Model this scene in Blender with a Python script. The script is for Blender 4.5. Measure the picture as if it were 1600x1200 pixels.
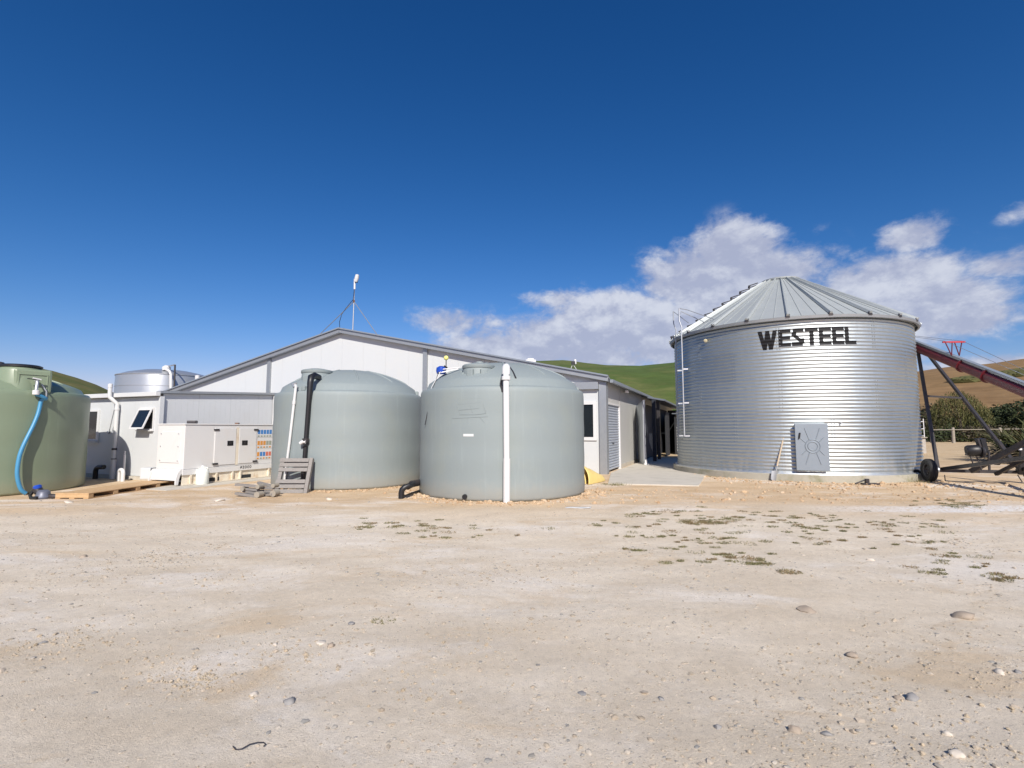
import bpy, bmesh, math, random
import numpy as np
from math import sin, cos, tan, pi, radians, sqrt, atan2
from mathutils import Vector, Matrix, noise

# ------------------------------------------------------------------ camera, sky, sun, exposure
for o in list(bpy.data.objects): bpy.data.objects.remove(o)
SC = bpy.context.scene
COL = SC.collection
PITCH = radians(5.0); F = 800.0; EYE = 1.6
cam_d = bpy.data.cameras.new("camera"); cam = bpy.data.objects.new("camera", cam_d); COL.objects.link(cam)
cam.location = (0, 0, EYE); cam.rotation_euler = (radians(90) + PITCH, 0, 0)
cam_d.lens = 18.0; cam_d.sensor_width = 36.0; cam_d.clip_start = 0.1; cam_d.clip_end = 6000
SC.camera = cam
SC.render.resolution_x = 1024; SC.render.resolution_y = 768

SUN_AZ = radians(6.5)      # the sun stands behind the camera, to its right
SUN_EL = radians(37.0)
to_sun = Vector((sin(SUN_AZ) * cos(SUN_EL), -cos(SUN_AZ) * cos(SUN_EL), sin(SUN_EL)))
sd = bpy.data.lights.new("sun", 'SUN'); sd.energy = 4.4; sd.angle = radians(0.53); sd.color = (1.0, 0.94, 0.85)
sun = bpy.data.objects.new("sun", sd); COL.objects.link(sun)
sun.rotation_euler = (-to_sun).to_track_quat('-Z', 'Y').to_euler(); sun.location = to_sun * 50

SC.view_settings.view_transform = 'Standard'; SC.view_settings.look = 'None'
SC.view_settings.exposure = 0.38; SC.view_settings.gamma = 1.0

world = bpy.data.worlds.new("World"); SC.world = world; world.use_nodes = True
class NT:
    def __init__(s, tree): s.t = tree; s.t.nodes.clear()
    def n(s, typ, ins=None, **kw):
        nd = s.t.nodes.new(typ)
        for k, v in kw.items(): setattr(nd, k, v)
        for k, v in (ins or {}).items(): s.put(nd, k, v)
        return nd
    def put(s, nd, k, v):
        sock = nd.inputs[k]
        if isinstance(v, bpy.types.NodeSocket): s.t.links.new(v, sock)
        elif isinstance(v, bpy.types.Node): s.t.links.new(v.outputs[0], sock)
        else: sock.default_value = v
    def m(s, op, a, b=None, c=None, clamp=False):
        nd = s.t.nodes.new('ShaderNodeMath'); nd.operation = op; nd.use_clamp = clamp
        for i, v in enumerate((a, b, c)):
            if v is not None: s.put(nd, i, v)
        return nd.outputs[0]
    def mix(s, fac, a, b, blend='MIX'):
        nd = s.t.nodes.new('ShaderNodeMix'); nd.data_type = 'RGBA'; nd.blend_type = blend
        s.put(nd, 0, fac); s.put(nd, 6, a); s.put(nd, 7, b)
        return nd.outputs[2]
    def sm(s, v, lo, hi):
        nd = s.t.nodes.new('ShaderNodeMapRange'); nd.interpolation_type = 'SMOOTHSTEP'
        s.put(nd, 0, v); nd.inputs[1].default_value = lo; nd.inputs[2].default_value = hi
        return nd.outputs[0]
    def noise(s, vec, scale, detail=4, rough=.5, dist=0.0):
        nd = s.t.nodes.new('ShaderNodeTexNoise')
        if vec is not None: s.put(nd, 'Vector', vec)
        nd.inputs['Scale'].default_value = scale; nd.inputs['Detail'].default_value = detail
        nd.inputs['Roughness'].default_value = rough; nd.inputs['Distortion'].default_value = dist
        return nd.outputs[0]

def raydir(px, py):
    u = (px - 800) / F; v = (600 - py) / F
    return Vector((u, cos(PITCH) - v * sin(PITCH), sin(PITCH) + v * cos(PITCH)))
def P(px, py, y):
    d = raydir(px, py); return Vector((0, 0, EYE)) + d * (y / d.y)
def G(px, py, z=0.0):
    d = raydir(px, py); return Vector((0, 0, EYE)) + d * ((z - EYE) / d.z)
def azel(px, py):
    d = raydir(px, py).normalized(); return atan2(d.x, d.y), math.asin(d.z)

def build_world():
    t = NT(world.node_tree)
    sky = t.n('ShaderNodeTexSky', sky_type='NISHITA', sun_disc=False, sun_elevation=SUN_EL, sun_rotation=pi - SUN_AZ,
              altitude=0.0, air_density=1.0, dust_density=0.4, ozone_density=3.0)
    co = t.n('ShaderNodeTexCoord').outputs['Generated']
    sep = t.n('ShaderNodeSeparateXYZ', {0: co})
    az = t.m('ARCTAN2', sep.outputs[0], sep.outputs[1]); el = t.m('ARCSINE', sep.outputs[2])
    # deeper blue overhead: clean dry air
    g = t.n('ShaderNodeGamma', {0: sky.outputs[0], 1: 1.38}).outputs[0]
    hs = t.n('ShaderNodeHueSaturation', {'Color': g, 'Hue': 0.502, 'Saturation': 1.10, 'Value': 0.60}).outputs[0]
    sc = t.n('ShaderNodeSeparateColor', {0: hs})
    ch = [t.m('MULTIPLY', t.m('POWER', sc.outputs[i], p), a) for i, (p, a) in enumerate(((1.22, .473), (.864, .718), (.795, 1.05)))]
    hs = t.n('ShaderNodeCombineColor', {0: ch[0], 1: ch[1], 2: ch[2]}).outputs[0]
    vec = t.n('ShaderNodeCombineXYZ', {0: az, 1: t.m('MULTIPLY', el, 1.5), 2: 0.37}).outputs[0]
    vec2 = t.n('ShaderNodeCombineXYZ', {0: t.m('ADD', az, 0.012), 1: t.m('MULTIPLY', t.m('ADD', el, 0.022), 1.5), 2: 0.37}).outputs[0]
    n1 = t.noise(vec, 8.5, 11, .62, .15); n2 = t.noise(vec2, 8.5, 11, .62, .15); n3 = t.noise(vec, 30, 8, .62, .4)
    big = t.noise(vec, 3.1, 3, .5)
    blobs = [(700, 506, 52, 26, .9), (760, 535, 90, 28, .8), (880, 468, 62, 18, .8), (870, 525, 130, 38, 1.), (1000, 505, 90, 52, 1.1), (1150, 400, 72, 52, 1.15),
             (1080, 445, 90, 55, 1.1), (1220, 425, 78, 42, 1.), (1100, 520, 200, 50, 1.1), (1400, 440, 120, 45, 1.1), (1470, 480, 110, 52, 1.1), (1330, 445, 60, 34, .9),
             (1425, 370, 52, 28, .95), (1560, 415, 80, 22, .8), (1590, 330, 46, 20, .5), (1500, 500, 130, 30, .95), (1290, 500, 160, 46, 1.05), (950, 500, 110, 50, 1.1), (840, 545, 190, 30, 1.1), (1060, 520, 110, 60, 1.2), (1180, 440, 110, 60, 1.1), (1540, 572, 140, 18, .9), (930, 560, 170, 22, .9), (1380, 560, 150, 14, .6)]
    tot = None
    for (px, py, rx, ry, w) in blobs:
        a0, e0 = azel(px, py); a1, _ = azel(px + rx, py); _, e1 = azel(px, py - ry)
        dx = t.m('DIVIDE', t.m('SUBTRACT', az, a0), abs(a1 - a0)); dy = t.m('DIVIDE', t.m('SUBTRACT', el, e0), abs(e1 - e0))
        r2 = t.m('ADD', t.m('MULTIPLY', dx, dx), t.m('MULTIPLY', dy, dy))
        gss = t.m('MULTIPLY', t.m('EXPONENT', t.m('MULTIPLY', r2, -0.75)), w)
        tot = gss if tot is None else t.m('MAXIMUM', tot, gss)
    dens = t.m('ADD', tot, t.m('MULTIPLY', t.m('SUBTRACT', n1, .5), 1.7))
    dens2 = t.m('ADD', tot, t.m('MULTIPLY', t.m('SUBTRACT', n2, .5), 1.7))
    dd = t.m('ADD', dens, t.m('MULTIPLY', t.m('SUBTRACT', n3, .5), .55))
    mask = t.m('MULTIPLY', t.sm(dd, .20, .74), t.sm(tot, .10, .35))
    lit = t.sm(t.m('SUBTRACT', dens, dens2), -.16, .30)
    lit = t.m('ADD', lit, t.m('MULTIPLY', t.m('SUBTRACT', n3, .5), .7), clamp=True)
    lit = t.m('MULTIPLY', lit, t.m('ADD', .45, t.m('MULTIPLY', big, 1.0)), clamp=True)
    ccol = t.mix(lit, (3.4, 3.7, 4.9, 1), (5.5, 5.75, 6.5, 1))
    fin = t.mix(t.m('MULTIPLY', mask, .93), hs, ccol)
    bg = t.n('ShaderNodeBackground', {0: fin, 1: 0.096})
    out = t.n('ShaderNodeOutputWorld', {0: bg})
build_world()

# ------------------------------------------------------------------ mesh helpers
class MB:
    def __init__(s): s.v = []; s.f = []; s.smooth = False
    def add(s, verts, faces):
        k = len(s.v); s.v += [tuple(p) for p in verts]; s.f += [tuple(i + k for i in f) for f in faces]
        return s
    def hexa(s, b, t):      # four bottom corners, four top corners in the same order
        return s.add(list(b) + list(t), [(3, 2, 1, 0), (4, 5, 6, 7), (0, 1, 5, 4), (1, 2, 6, 5), (2, 3, 7, 6), (3, 0, 4, 7)])
    def box(s, a, b, M=None):
        x0, y0, z0 = a; x1, y1, z1 = b
        c = [Vector(p) for p in ((x0, y0, z0), (x1, y0, z0), (x1, y1, z0), (x0, y1, z0), (x0, y0, z1), (x1, y0, z1), (x1, y1, z1), (x0, y1, z1))]
        if M is not None: c = [M @ p for p in c]
        return s.hexa(c[:4], c[4:])
    def beam(s, p, q, w, h, up=(0, 0, 1)):
        p = Vector(p); q = Vector(q); d = (q - p).normalized(); up = Vector(up)
        x = d.cross(up)
        if x.length < 1e-3: x = d.cross(Vector((0, 1, 0)))
        x.normalize(); z = x.cross(d).normalized(); x = x * w / 2; z = z * h / 2
        return s.hexa([p - x - z, p + x - z, q + x - z, q - x - z], [p - x + z, p + x + z, q + x + z, q - x + z])
    def tube(s, pts, r, n=10, cap=True):
        pts = [Vector(p) for p in pts]; m = len(pts)
        rs = r if isinstance(r, (list, tuple)) else [r] * m
        d0 = (pts[1] - pts[0]).normalized(); x = d0.orthogonal().normalized()
        vs = []
        for i, p in enumerate(pts):
            d = (pts[min(i + 1, m - 1)] - pts[max(i - 1, 0)]).normalized()
            x = (x - d * x.dot(d)).normalized(); y = d.cross(x)
            for k in range(n):
                a = 2 * pi * k / n; vs.append(p + (x * cos(a) + y * sin(a)) * rs[i])
        fs = [(i * n + k, i * n + (k + 1) % n, (i + 1) * n + (k + 1) % n, (i + 1) * n + k) for i in range(m - 1) for k in range(n)]
        if cap: fs += [tuple(range(n))[::-1], tuple((m - 1) * n + k for k in range(n))]
        return s.add(vs, fs)
    def lathe(s, prof, c, n=48, axis=None, close=False):
        c = Vector(c); Q = Matrix.Identity(3) if axis is None else Vector(axis).normalized().to_track_quat('Z', 'Y').to_matrix()
        vs = []; fs = []
        for (r, z) in prof:
            for k in range(n):
                a = 2 * pi * k / n; vs.append(c + Q @ Vector((r * cos(a), r * sin(a), z)))
        m = len(prof)
        for i in range(m - 1):
            for k in range(n): fs.append((i * n + k, i * n + (k + 1) % n, (i + 1) * n + (k + 1) % n, (i + 1) * n + k))
        if close:
            for k in range(n): fs.append(((m - 1) * n + k, (m - 1) * n + (k + 1) % n, (k + 1) % n, k))
        else:
            if prof[0][0] > 1e-6: fs.append(tuple(range(n))[::-1])
            if prof[-1][0] > 1e-6: fs.append(tuple((m - 1) * n + k for k in range(n)))
        return s.add(vs, fs)
    def prism(s, poly, h, M=None):   # polygon in xy extruded in z from 0 to h
        n = len(poly); vs = [Vector((x, y, 0)) for x, y in poly] + [Vector((x, y, h)) for x, y in poly]
        if M is not None: vs = [M @ p for p in vs]
        return s.add(vs, [tuple(range(n))[::-1], tuple(range(n, 2 * n))] + [(i, (i + 1) % n, n + (i + 1) % n, n + i) for i in range(n)])
    def build(s, name, mat=None, parent=None, smooth=None, bevel=0, recalc=True, origin=None):
        me = bpy.data.meshes.new(name)
        off = Vector((0, 0, 0))
        if parent is not None: off = world_loc(parent)
        elif origin is not None: off = Vector(origin)
        me.from_pydata([(p[0] - off.x, p[1] - off.y, p[2] - off.z) for p in s.v], [], s.f)
        if recalc:
            bm = bmesh.new(); bm.from_mesh(me)
            bmesh.ops.remove_doubles(bm, verts=bm.verts, dist=1e-5)
            bmesh.ops.recalc_face_normals(bm, faces=bm.faces)
            bm.to_mesh(me); bm.free()
        me.update()
        o = bpy.data.objects.new(name, me); COL.objects.link(o)
        if parent is not None: o.parent = parent
        elif origin is not None: o.location = off
        if mat: me.materials.append(mat)
        if smooth is not None:
            me.shade_smooth(); me.set_sharp_from_angle(angle=radians(smooth))
        if bevel:
            b = o.modifiers.new("bevel", 'BEVEL'); b.width = bevel; b.segments = 2; b.limit_method = 'ANGLE'; b.angle_limit = radians(40)
        return o
def world_loc(o):
    v = Vector(o.location)
    while o.parent is not None: o = o.parent; v += Vector(o.location)
    return v
def thing(name, loc, label, cat, group=None):
    o = bpy.data.objects.new(name, None); COL.objects.link(o); o.location = loc; o.empty_display_size = .2
    return tag(o, label, cat, group)
def tag(o, label, cat, group=None, kind=None):
    o['label'] = label; o['category'] = cat
    if group: o['group'] = group
    if kind: o['kind'] = kind
    return o
def struct(o, label=None, cat=None):
    o['kind'] = 'structure'
    if label: o['label'] = label
    if cat: o['category'] = cat
    return o

# ------------------------------------------------------------------ materials
def mat(name, col, rough=.6, metal=0.0, var=.12, vscale=3.0, bump=0.0, bscale=30.0, spec=.5, stain=None, stain_amt=0.0, stain_scale=1.5, rvar=.1, splash=None):
    m = bpy.data.materials.new(name); m.use_nodes = True; t = NT(m.node_tree)
    co = t.n('ShaderNodeTexCoord').outputs['Object']
    n1 = t.noise(co, vscale, 6, .6)
    c = tuple(col) + (1,)
    f = t.m('ADD', 1 - var, t.m('MULTIPLY', n1, 2 * var))
    base = t.mix(1.0, c, t.n('ShaderNodeCombineColor', {0: f, 1: f, 2: f}).outputs[0], 'MULTIPLY')
    if stain is not None:
        ns = t.noise(co, stain_scale, 7, .65, .3)
        base = t.mix(t.m('MULTIPLY', t.sm(ns, .48, .72), stain_amt), base, tuple(stain) + (1,))
    if splash is not None:      # mud thrown up by rain round the foot, dust streaks above
        sz = t.n('ShaderNodeSeparateXYZ', {0: co}).outputs[2]
        hz = t.m('SUBTRACT', 1, t.sm(t.m('ADD', sz, t.m('MULTIPLY', t.noise(co, 5, 6, .7), -.45)), -.15, .30))
        base = t.mix(t.m('MULTIPLY', hz, .22), base, tuple(splash) + (1,))
        sv = t.n('ShaderNodeMapping', {0: co, 'Scale': (7, 7, .5)}).outputs[0]
        base = t.mix(t.m('MULTIPLY', t.sm(t.noise(sv, 1.5, 6, .7), .52, .75), .22), base, tuple(min(1, x * 1.5) for x in col) + (1,))
    r = t.m('ADD', rough - rvar / 2, t.m('MULTIPLY', t.noise(co, vscale * 2.3, 4, .6), rvar))
    bs = t.n('ShaderNodeBsdfPrincipled', {'Base Color': base, 'Roughness': r, 'Metallic': metal})
    bs.inputs['Specular IOR Level'].default_value = spec
    if bump:
        b = t.n('ShaderNodeBump', {'Height': t.noise(co, bscale, 5, .6), 'Strength': bump, 'Distance': .01})
        t.put(bs, 'Normal', b.outputs[0])
    t.n('ShaderNodeOutputMaterial', {0: bs})
    return m
M = {}
M['tank'] = mat('tank_plastic', (.228, .266, .270), .62, var=.05, vscale=.8, bump=.12, bscale=5, stain=(.26, .29, .26), stain_amt=.4, stain_scale=1.1, splash=(.46, .38, .28))
M['green'] = mat('green_tank_plastic', (.20, .25, .17), .38, var=.05, vscale=.8, bump=.1, bscale=4, splash=(.42, .34, .24))
M['galv'] = mat('galvanised', (.52, .54, .56), .42, .7, var=.10, vscale=4, rvar=.2)
M['galv_matte'] = mat('galvanised_dull', (.36, .38, .40), .5, .6, var=.12, vscale=5)
M['white'] = mat('white_panel', (.55, .57, .575), .42, var=.02, vscale=.7, stain=(.62, .58, .50), stain_amt=.18, stain_scale=.8)
M['annexe'] = mat('annexe_panel', (.57, .59, .60), .45, var=.03, vscale=.9, stain=(.5, .49, .45), stain_amt=.2)
M['grey_wall'] = mat('grey_side_wall', (.48, .475, .455), .5, var=.03, vscale=.9)
M['pvc'] = mat('white_pvc', (.64, .64, .635), .35, var=.03)
M['pvc_grey'] = mat('grey_pvc', (.50, .51, .55), .4, var=.03)
M['flash'] = mat('grey_flashing', (.24, .27, .31), .42, .15, var=.05)
M['roof'] = mat('roof_iron', (.16, .18, .21), .45, .25, var=.08)
M['black'] = mat('black_plastic', (.012, .012, .014), .45, var=.2)
M['rubber'] = mat('tyre_rubber', (.018, .018, .018), .75, var=.2, bump=.3)
M['glass'] = mat('window_glass', (.012, .016, .02), .06, var=.1, spec=.8)
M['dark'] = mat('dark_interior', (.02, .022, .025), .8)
M['gen'] = mat('generator_paint', (.65, .65, .64), .38, var=.03, stain=(.60, .50, .38), stain_amt=.15, stain_scale=1.8)
M['gen_skid'] = mat('skid_paint', (.72, .66, .54), .5, var=.05, stain=(.45, .28, .15), stain_amt=.6, stain_scale=3.5)
M['steel_dark'] = mat('dark_steel', (.045, .042, .045), .45, .3, var=.25, vscale=6, stain=(.10, .06, .04), stain_amt=.4, stain_scale=6)
M['red'] = mat('red_paint', (.115, .012, .018), .38, var=.12, vscale=3, stain=(.12, .03, .035), stain_amt=.6, stain_scale=4)
M['redbright'] = mat('bright_red_paint', (.42, .04, .05), .4)
M['rust'] = mat('rust', (.16, .08, .045), .8, var=.3)
M['pump_grey'] = mat('pump_casing', (.14, .15, .19), .45, .2)
M['blue_hose'] = mat('blue_hose', (.055, .24, .42), .4, var=.05)
M['blue'] = mat('blue_plastic', (.01, .06, .40), .35)
M['yellow'] = mat('yellow_plastic', (.72, .56, .20), .5, var=.06, stain=(.55, .42, .2), stain_amt=.3)
M['yball'] = mat('yellow_float', (.75, .72, .22), .4)
M['concrete'] = mat('concrete', (.52, .48, .41), .85, var=.10, vscale=2, bump=.3, bscale=60, stain=(.30, .28, .22), stain_amt=.5, stain_scale=1.3)
M['footing'] = mat('mossy_concrete', (.38, .36, .30), .9, var=.15, vscale=3, bump=.4, bscale=50, stain=(.17, .17, .08), stain_amt=.75, stain_scale=1.6)
M['block'] = mat('concrete_block', (.40, .37, .33), .9, var=.1)
M['jug'] = mat('milky_plastic', (.72, .76, .72), .35, var=.04)
M['post'] = mat('old_timber', (.30, .27, .22), .85, var=.2, vscale=8)
M['bay_shade'] = mat('bay_shade_navy', (.02, .024, .035), .7, 0, var=.1)  # shade of the open bay put into a near-black navy colour
M['galv_sheet'] = mat('galv_sheet_cladding', (.55, .60, .64), .5, .2, var=.08)
M['roller'] = mat('roller_door', (.42, .46, .52), .42, .2, var=.05)
M['ink'] = mat('black_paint', (.015, .015, .017), .55, var=.3, vscale=7)
M['orange'] = mat('orange_sticker', (.62, .27, .05), .5)
M['sblue'] = mat('blue_sticker', (.05, .20, .50), .5)
M['sred'] = mat('red_sticker', (.60, .16, .10), .5)
M['sgrey'] = mat('grey_sticker', (.30, .32, .26), .5)
M['steel_tank'] = mat('stainless', (.40, .42, .44), .32, .5, var=.05, vscale=1)

def wood(name, a, b, rough=.8):
    m = bpy.data.materials.new(name); m.use_nodes = True; t = NT(m.node_tree)
    co = t.n('ShaderNodeTexCoord').outputs['Object']
    mp = t.n('ShaderNodeMapping', {0: co, 'Scale': (6, 6, 40)}).outputs[0]
    n = t.noise(mp, 2.0, 6, .65, .6); n2 = t.noise(co, 5, 5, .6)
    c = t.mix(t.m('MULTIPLY', t.sm(n, .3, .7), .8), tuple(a) + (1,), tuple(b) + (1,))
    c = t.mix(t.m('MULTIPLY', n2, .35), c, tuple(x * .6 for x in b) + (1,))
    bs = t.n('ShaderNodeBsdfPrincipled', {'Base Color': c, 'Roughness': rough})
    t.put(bs, 'Normal', t.n('ShaderNodeBump', {'Height': n, 'Strength': .4, 'Distance': .004}).outputs[0])
    t.n('ShaderNodeOutputMaterial', {0: bs}); return m
M['pale_wood'] = wood('pale_handle_wood', (.60, .50, .38), (.48, .38, .27))
M['newwood'] = wood('fresh_pine', (.62, .42, .23), (.46, .29, .14))
M['oldwood'] = wood('weathered_grey_wood', (.30, .28, .26), (.20, .185, .17))

def ground_mat():
    m = bpy.data.materials.new('dirt_and_gravel'); m.use_nodes = True; t = NT(m.node_tree)
    co = t.n('ShaderNodeTexCoord').outputs['Object']
    sep = t.n('ShaderNodeSeparateXYZ', {0: co}); X, Y = sep.outputs[0], sep.outputs[1]
    st = t.n('ShaderNodeMapping', {0: co, 'Scale': (.45, 1.0, 1)}).outputs[0]
    big = t.noise(st, .35, 6, .6, .4); mid = t.noise(st, 1.4, 8, .66, .3); fine = t.noise(co, 14, 10, .74); grit = t.noise(co, 90, 6, .8)
    vor = t.n('ShaderNodeTexVoronoi', {'Vector': co, 'Scale': 42.0}); vor2 = t.n('ShaderNodeTexVoronoi', {'Vector': co, 'Scale': 34.0})
    pale = t.mix(t.sm(mid, .35, .68), (.64, .545, .42, 1), (.74, .65, .525, 1))
    tan_ = t.mix(t.sm(mid, .35, .65), (.53, .38, .23, 1), (.65, .49, .32, 1))
    zone = t.m('ADD', Y, t.m('MULTIPLY', t.m('SUBTRACT', big, .5), 5.0))
    zone = t.m('ADD', zone, t.m('MULTIPLY', t.m('SUBTRACT', mid, .5), 2.5))
    c = t.mix(t.sm(zone, 8.6, 12.0), pale, tan_)
    # scattered tan scuffs within the pale yard
    c = t.mix(t.m('MULTIPLY', t.sm(t.noise(st, .9, 9, .72, .8), .53, .64), .6), c, (.60, .46, .30, 1))
    # whitish lime patches
    wp = t.m('MULTIPLY', t.sm(t.noise(st, .55, 9, .74, .5), .49, .64), .7)
    c = t.mix(wp, c, (.79, .73, .655, 1))
    # crushed white gravel strip to the right
    gx = t.sm(X, 5.0, 9.0); gy = t.m('MULTIPLY', t.sm(t.m('ADD', Y, t.m('MULTIPLY', mid, .8)), 10.35, 10.6), t.m('SUBTRACT', 1, t.sm(t.m('ADD', Y, t.m('MULTIPLY', mid, .8)), 11.1, 11.4)))
    c = t.mix(t.m('MULTIPLY', t.m('MULTIPLY', gx, gy), t.sm(fine, .38, .55)), c, (.74, .72, .70, 1))
    # far yard and farm track
    c = t.mix(t.sm(Y, 19, 27), c, t.mix(t.sm(mid, .35, .6), (.46, .33, .19, 1), (.58, .44, .27, 1)))
    c = t.mix(t.sm(Y, 75, 110), c, (.10, .12, .045, 1))
    f = t.m('ADD', .70, t.m('MULTIPLY', fine, .60)); c = t.mix(1.0, c, t.n('ShaderNodeCombineColor', {0: f, 1: f, 2: f}).outputs[0], 'MULTIPLY')
    g = t.m('ADD', .72, t.m('MULTIPLY', grit, .56)); c = t.mix(1.0, c, t.n('ShaderNodeCombineColor', {0: g, 1: g, 2: g}).outputs[0], 'MULTIPLY')
    # single embedded stones: some darker, some paler
    pc = t.n('ShaderNodeSeparateColor', {0: vor.outputs['Color']})
    stone = t.m('MULTIPLY', t.m('GREATER_THAN', pc.outputs[0], .86), t.m('LESS_THAN', vor.outputs['Distance'], .33))
    c = t.mix(t.m('MULTIPLY', stone, .55), c, t.mix(pc.outputs[1], (.34, .27, .20, 1), (.70, .65, .58, 1)))
    for sc_, th, am in ((95.0, .80, .45), (210.0, .78, .45)):
        vv = t.n('ShaderNodeTexVoronoi', {'Vector': co, 'Scale': sc_}); q = t.n('ShaderNodeSeparateColor', {0: vv.outputs['Color']})
        k = t.m('MULTIPLY', t.m('GREATER_THAN', q.outputs[0], th), t.m('LESS_THAN', vv.outputs['Distance'], .36))
        c = t.mix(t.m('MULTIPLY', k, am), c, t.mix(q.outputs[1], (.24, .18, .13, 1), (.62, .55, .46, 1)))
    bs = t.n('ShaderNodeBsdfPrincipled', {'Base Color': c, 'Roughness': .95}); bs.inputs['Specular IOR Level'].default_value = .15
    h = t.m('ADD', t.m('MULTIPLY', fine, .32), t.m('MULTIPLY', grit, .55))
    t.put(bs, 'Normal', t.n('ShaderNodeBump', {'Height': h, 'Strength': .9, 'Distance': .022}).outputs[0])
    t.n('ShaderNodeOutputMaterial', {0: bs}); return m
M['ground'] = ground_mat()

def varied(name, cols, scale, rough=.9, bump=0.0, bs_=20, island=False, bands=False):
    m = bpy.data.materials.new(name); m.use_nodes = True; t = NT(m.node_tree)
    co = t.n('ShaderNodeTexCoord').outputs['Object']
    if island: v = t.n('ShaderNodeNewGeometry').outputs['Random Per Island']
    else: v = t.sm(t.noise(co, scale, 8, .62, .3), .28, .72)
    cr = t.n('ShaderNodeValToRGB', {0: v}); e = cr.color_ramp.elements
    while len(e) > 1: e.remove(e[-1])
    for i, c in enumerate(cols):
        if i == 0: e[0].position = 0; e[0].color = tuple(c) + (1,)
        else: el = e.new(i / (len(cols) - 1)); el.color = tuple(c) + (1,)
    f = t.m('ADD', .65, t.m('ADD', t.m('MULTIPLY', t.noise(co, scale * 6, 5, .6), .35), t.m('MULTIPLY', t.noise(co, scale * 40, 6, .7), .35)))
    if bands:
        f = t.m('MULTIPLY', f, t.m('ADD', .55, t.m('MULTIPLY', t.noise(t.n('ShaderNodeMapping', {0: co, 'Scale': (.12, .12, 2.2)}).outputs[0], 1.0, 7, .7), .9)))
    c = t.mix(1.0, cr.outputs[0], t.n('ShaderNodeCombineColor', {0: f, 1: f, 2: f}).outputs[0], 'MULTIPLY')
    bs = t.n('ShaderNodeBsdfPrincipled', {'Base Color': c, 'Roughness': rough}); bs.inputs['Specular IOR Level'].default_value = .25
    if bump: t.put(bs, 'Normal', t.n('ShaderNodeBump', {'Height': t.noise(co, bs_, 6, .65), 'Strength': bump, 'Distance': .1}).outputs[0])
    t.n('ShaderNodeOutputMaterial', {0: bs}); return m
M['pebble'] = varied('pebble', [(.34, .28, .21), (.42, .36, .28), (.38, .31, .23), (.46, .41, .34), (.27, .26, .24), (.40, .34, .26), (.45, .38, .30)], 8, island=True)
M['rubble'] = varied('rubble', [(.46, .32, .19), (.54, .40, .26), (.40, .27, .16), (.56, .44, .31)], 8, island=True)
M['grass'] = varied('grass_blades', [(.12, .13, .05), (.20, .18, .09), (.15, .145, .07), (.30, .25, .15)], 8, island=True)
M['drygrass'] = varied('dry_grass', [(.26, .18, .10), (.20, .15, .08), (.24, .20, .11)], 8, island=True)

# ------------------------------------------------------------------ ground
def fbm(x, y, s, o=4):
    return noise.fractal(Vector((x * s, y * s, 3.3)), 1.0, 2.0, o)
def make_ground():
    xs = np.concatenate([-np.geomspace(2500, 26, 18), np.arange(-25, 25.01, .125), np.geomspace(26, 2500, 18)])
    ys = np.concatenate([-np.geomspace(600, 2, 10), np.arange(-1, 2, .5), np.arange(2, 8, .07), np.arange(8, 13, .12), np.arange(13, 26, .4), np.geomspace(27, 4000, 24)])
    nx, ny = len(xs), len(ys); vs = []
    for y in ys:
        for x in xs:
            z = 0.0
            if abs(x) < 25.5 and -1 < y < 26:
                w = min(1, max(0, (25.5 - abs(x)) / 3)) * min(1, max(0, (13.5 - y) / 2)) * min(1, max(0, (y + 1)))
                z = w * (.018 * fbm(x, y, .5) + .010 * fbm(x, y, 2.3, 3) + .004 * fbm(x + 9, y, 7.5, 2))
            vs.append((x, y, z))
    fs = [(j * nx + i, j * nx + i + 1, (j + 1) * nx + i + 1, (j + 1) * nx + i) for j in range(ny - 1) for i in range(nx - 1)]
    b = MB(); b.v = vs; b.f = fs
    o = b.build('ground', M['ground'], recalc=False); o.data.shade_smooth()
    return struct(o)
make_ground()
def gz(x, y):
    w = min(1, max(0, (25.5 - abs(x)) / 3)) * min(1, max(0, (13.5 - y) / 2)) * min(1, max(0, (y + 1)))
    return w * (.018 * fbm(x, y, .5) + .010 * fbm(x, y, 2.3, 3) + .004 * fbm(x + 9, y, 7.5, 2))

# ------------------------------------------------------------------ hills
def hill(name, pts, r0, r1, rr, material, base=0.0, seed=0):
    # pts: (px, py) of the skyline; the slope climbs from distance r0 to the ridge at r1 and falls behind it
    az = [azel(px, py) for px, py in pts]
    A = np.linspace(az[0][0], az[-1][0], 160); E = np.interp(A, [a for a, e in az], [e for a, e in az])
    R = np.concatenate([np.linspace(r0, r1, 40), np.linspace(r1 * 1.03, rr, 10)])
    vs = []
    for r in R:
        for a, e in zip(A, E):
            H = EYE + r1 * tan(e)
            t_ = (r - r0) / (r1 - r0)
            if t_ <= 1: h = H * sin(t_ * pi / 2) ** 1.15
            else: h = H * max(0, 1 - (r - r1) / (rr - r1)) ** .7 - .5
            wob = fbm(r * sin(a) + seed * 50, r * cos(a), .02, 4) * .03 * H * max(0, 1 - abs(t_) ** 6 if t_ <= 1 else 0)
            vs.append((r * sin(a), r * cos(a), base + h + wob))
    n = len(A)
    fs = [(j * n + i, j * n + i + 1, (j + 1) * n + i + 1, (j + 1) * n + i) for j in range(len(R) - 1) for i in range(n - 1)]
    b = MB(); b.v = vs; b.f = fs; o = b.build(name, material, recalc=True); o.data.shade_smooth(); return struct(o)
M['hill_green'] = varied('green_pasture', [(.055, .085, .018), (.075, .115, .026), (.065, .098, .02), (.105, .12, .035), (.07, .105, .022)], .028, bump=.8, bs_=1.5, bands=True)
M['hill_brown'] = varied('dry_pasture', [(.17, .10, .042), (.25, .155, .07), (.21, .13, .055), (.28, .185, .09)], .022, bump=.8, bs_=1.2, bands=True)
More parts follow.
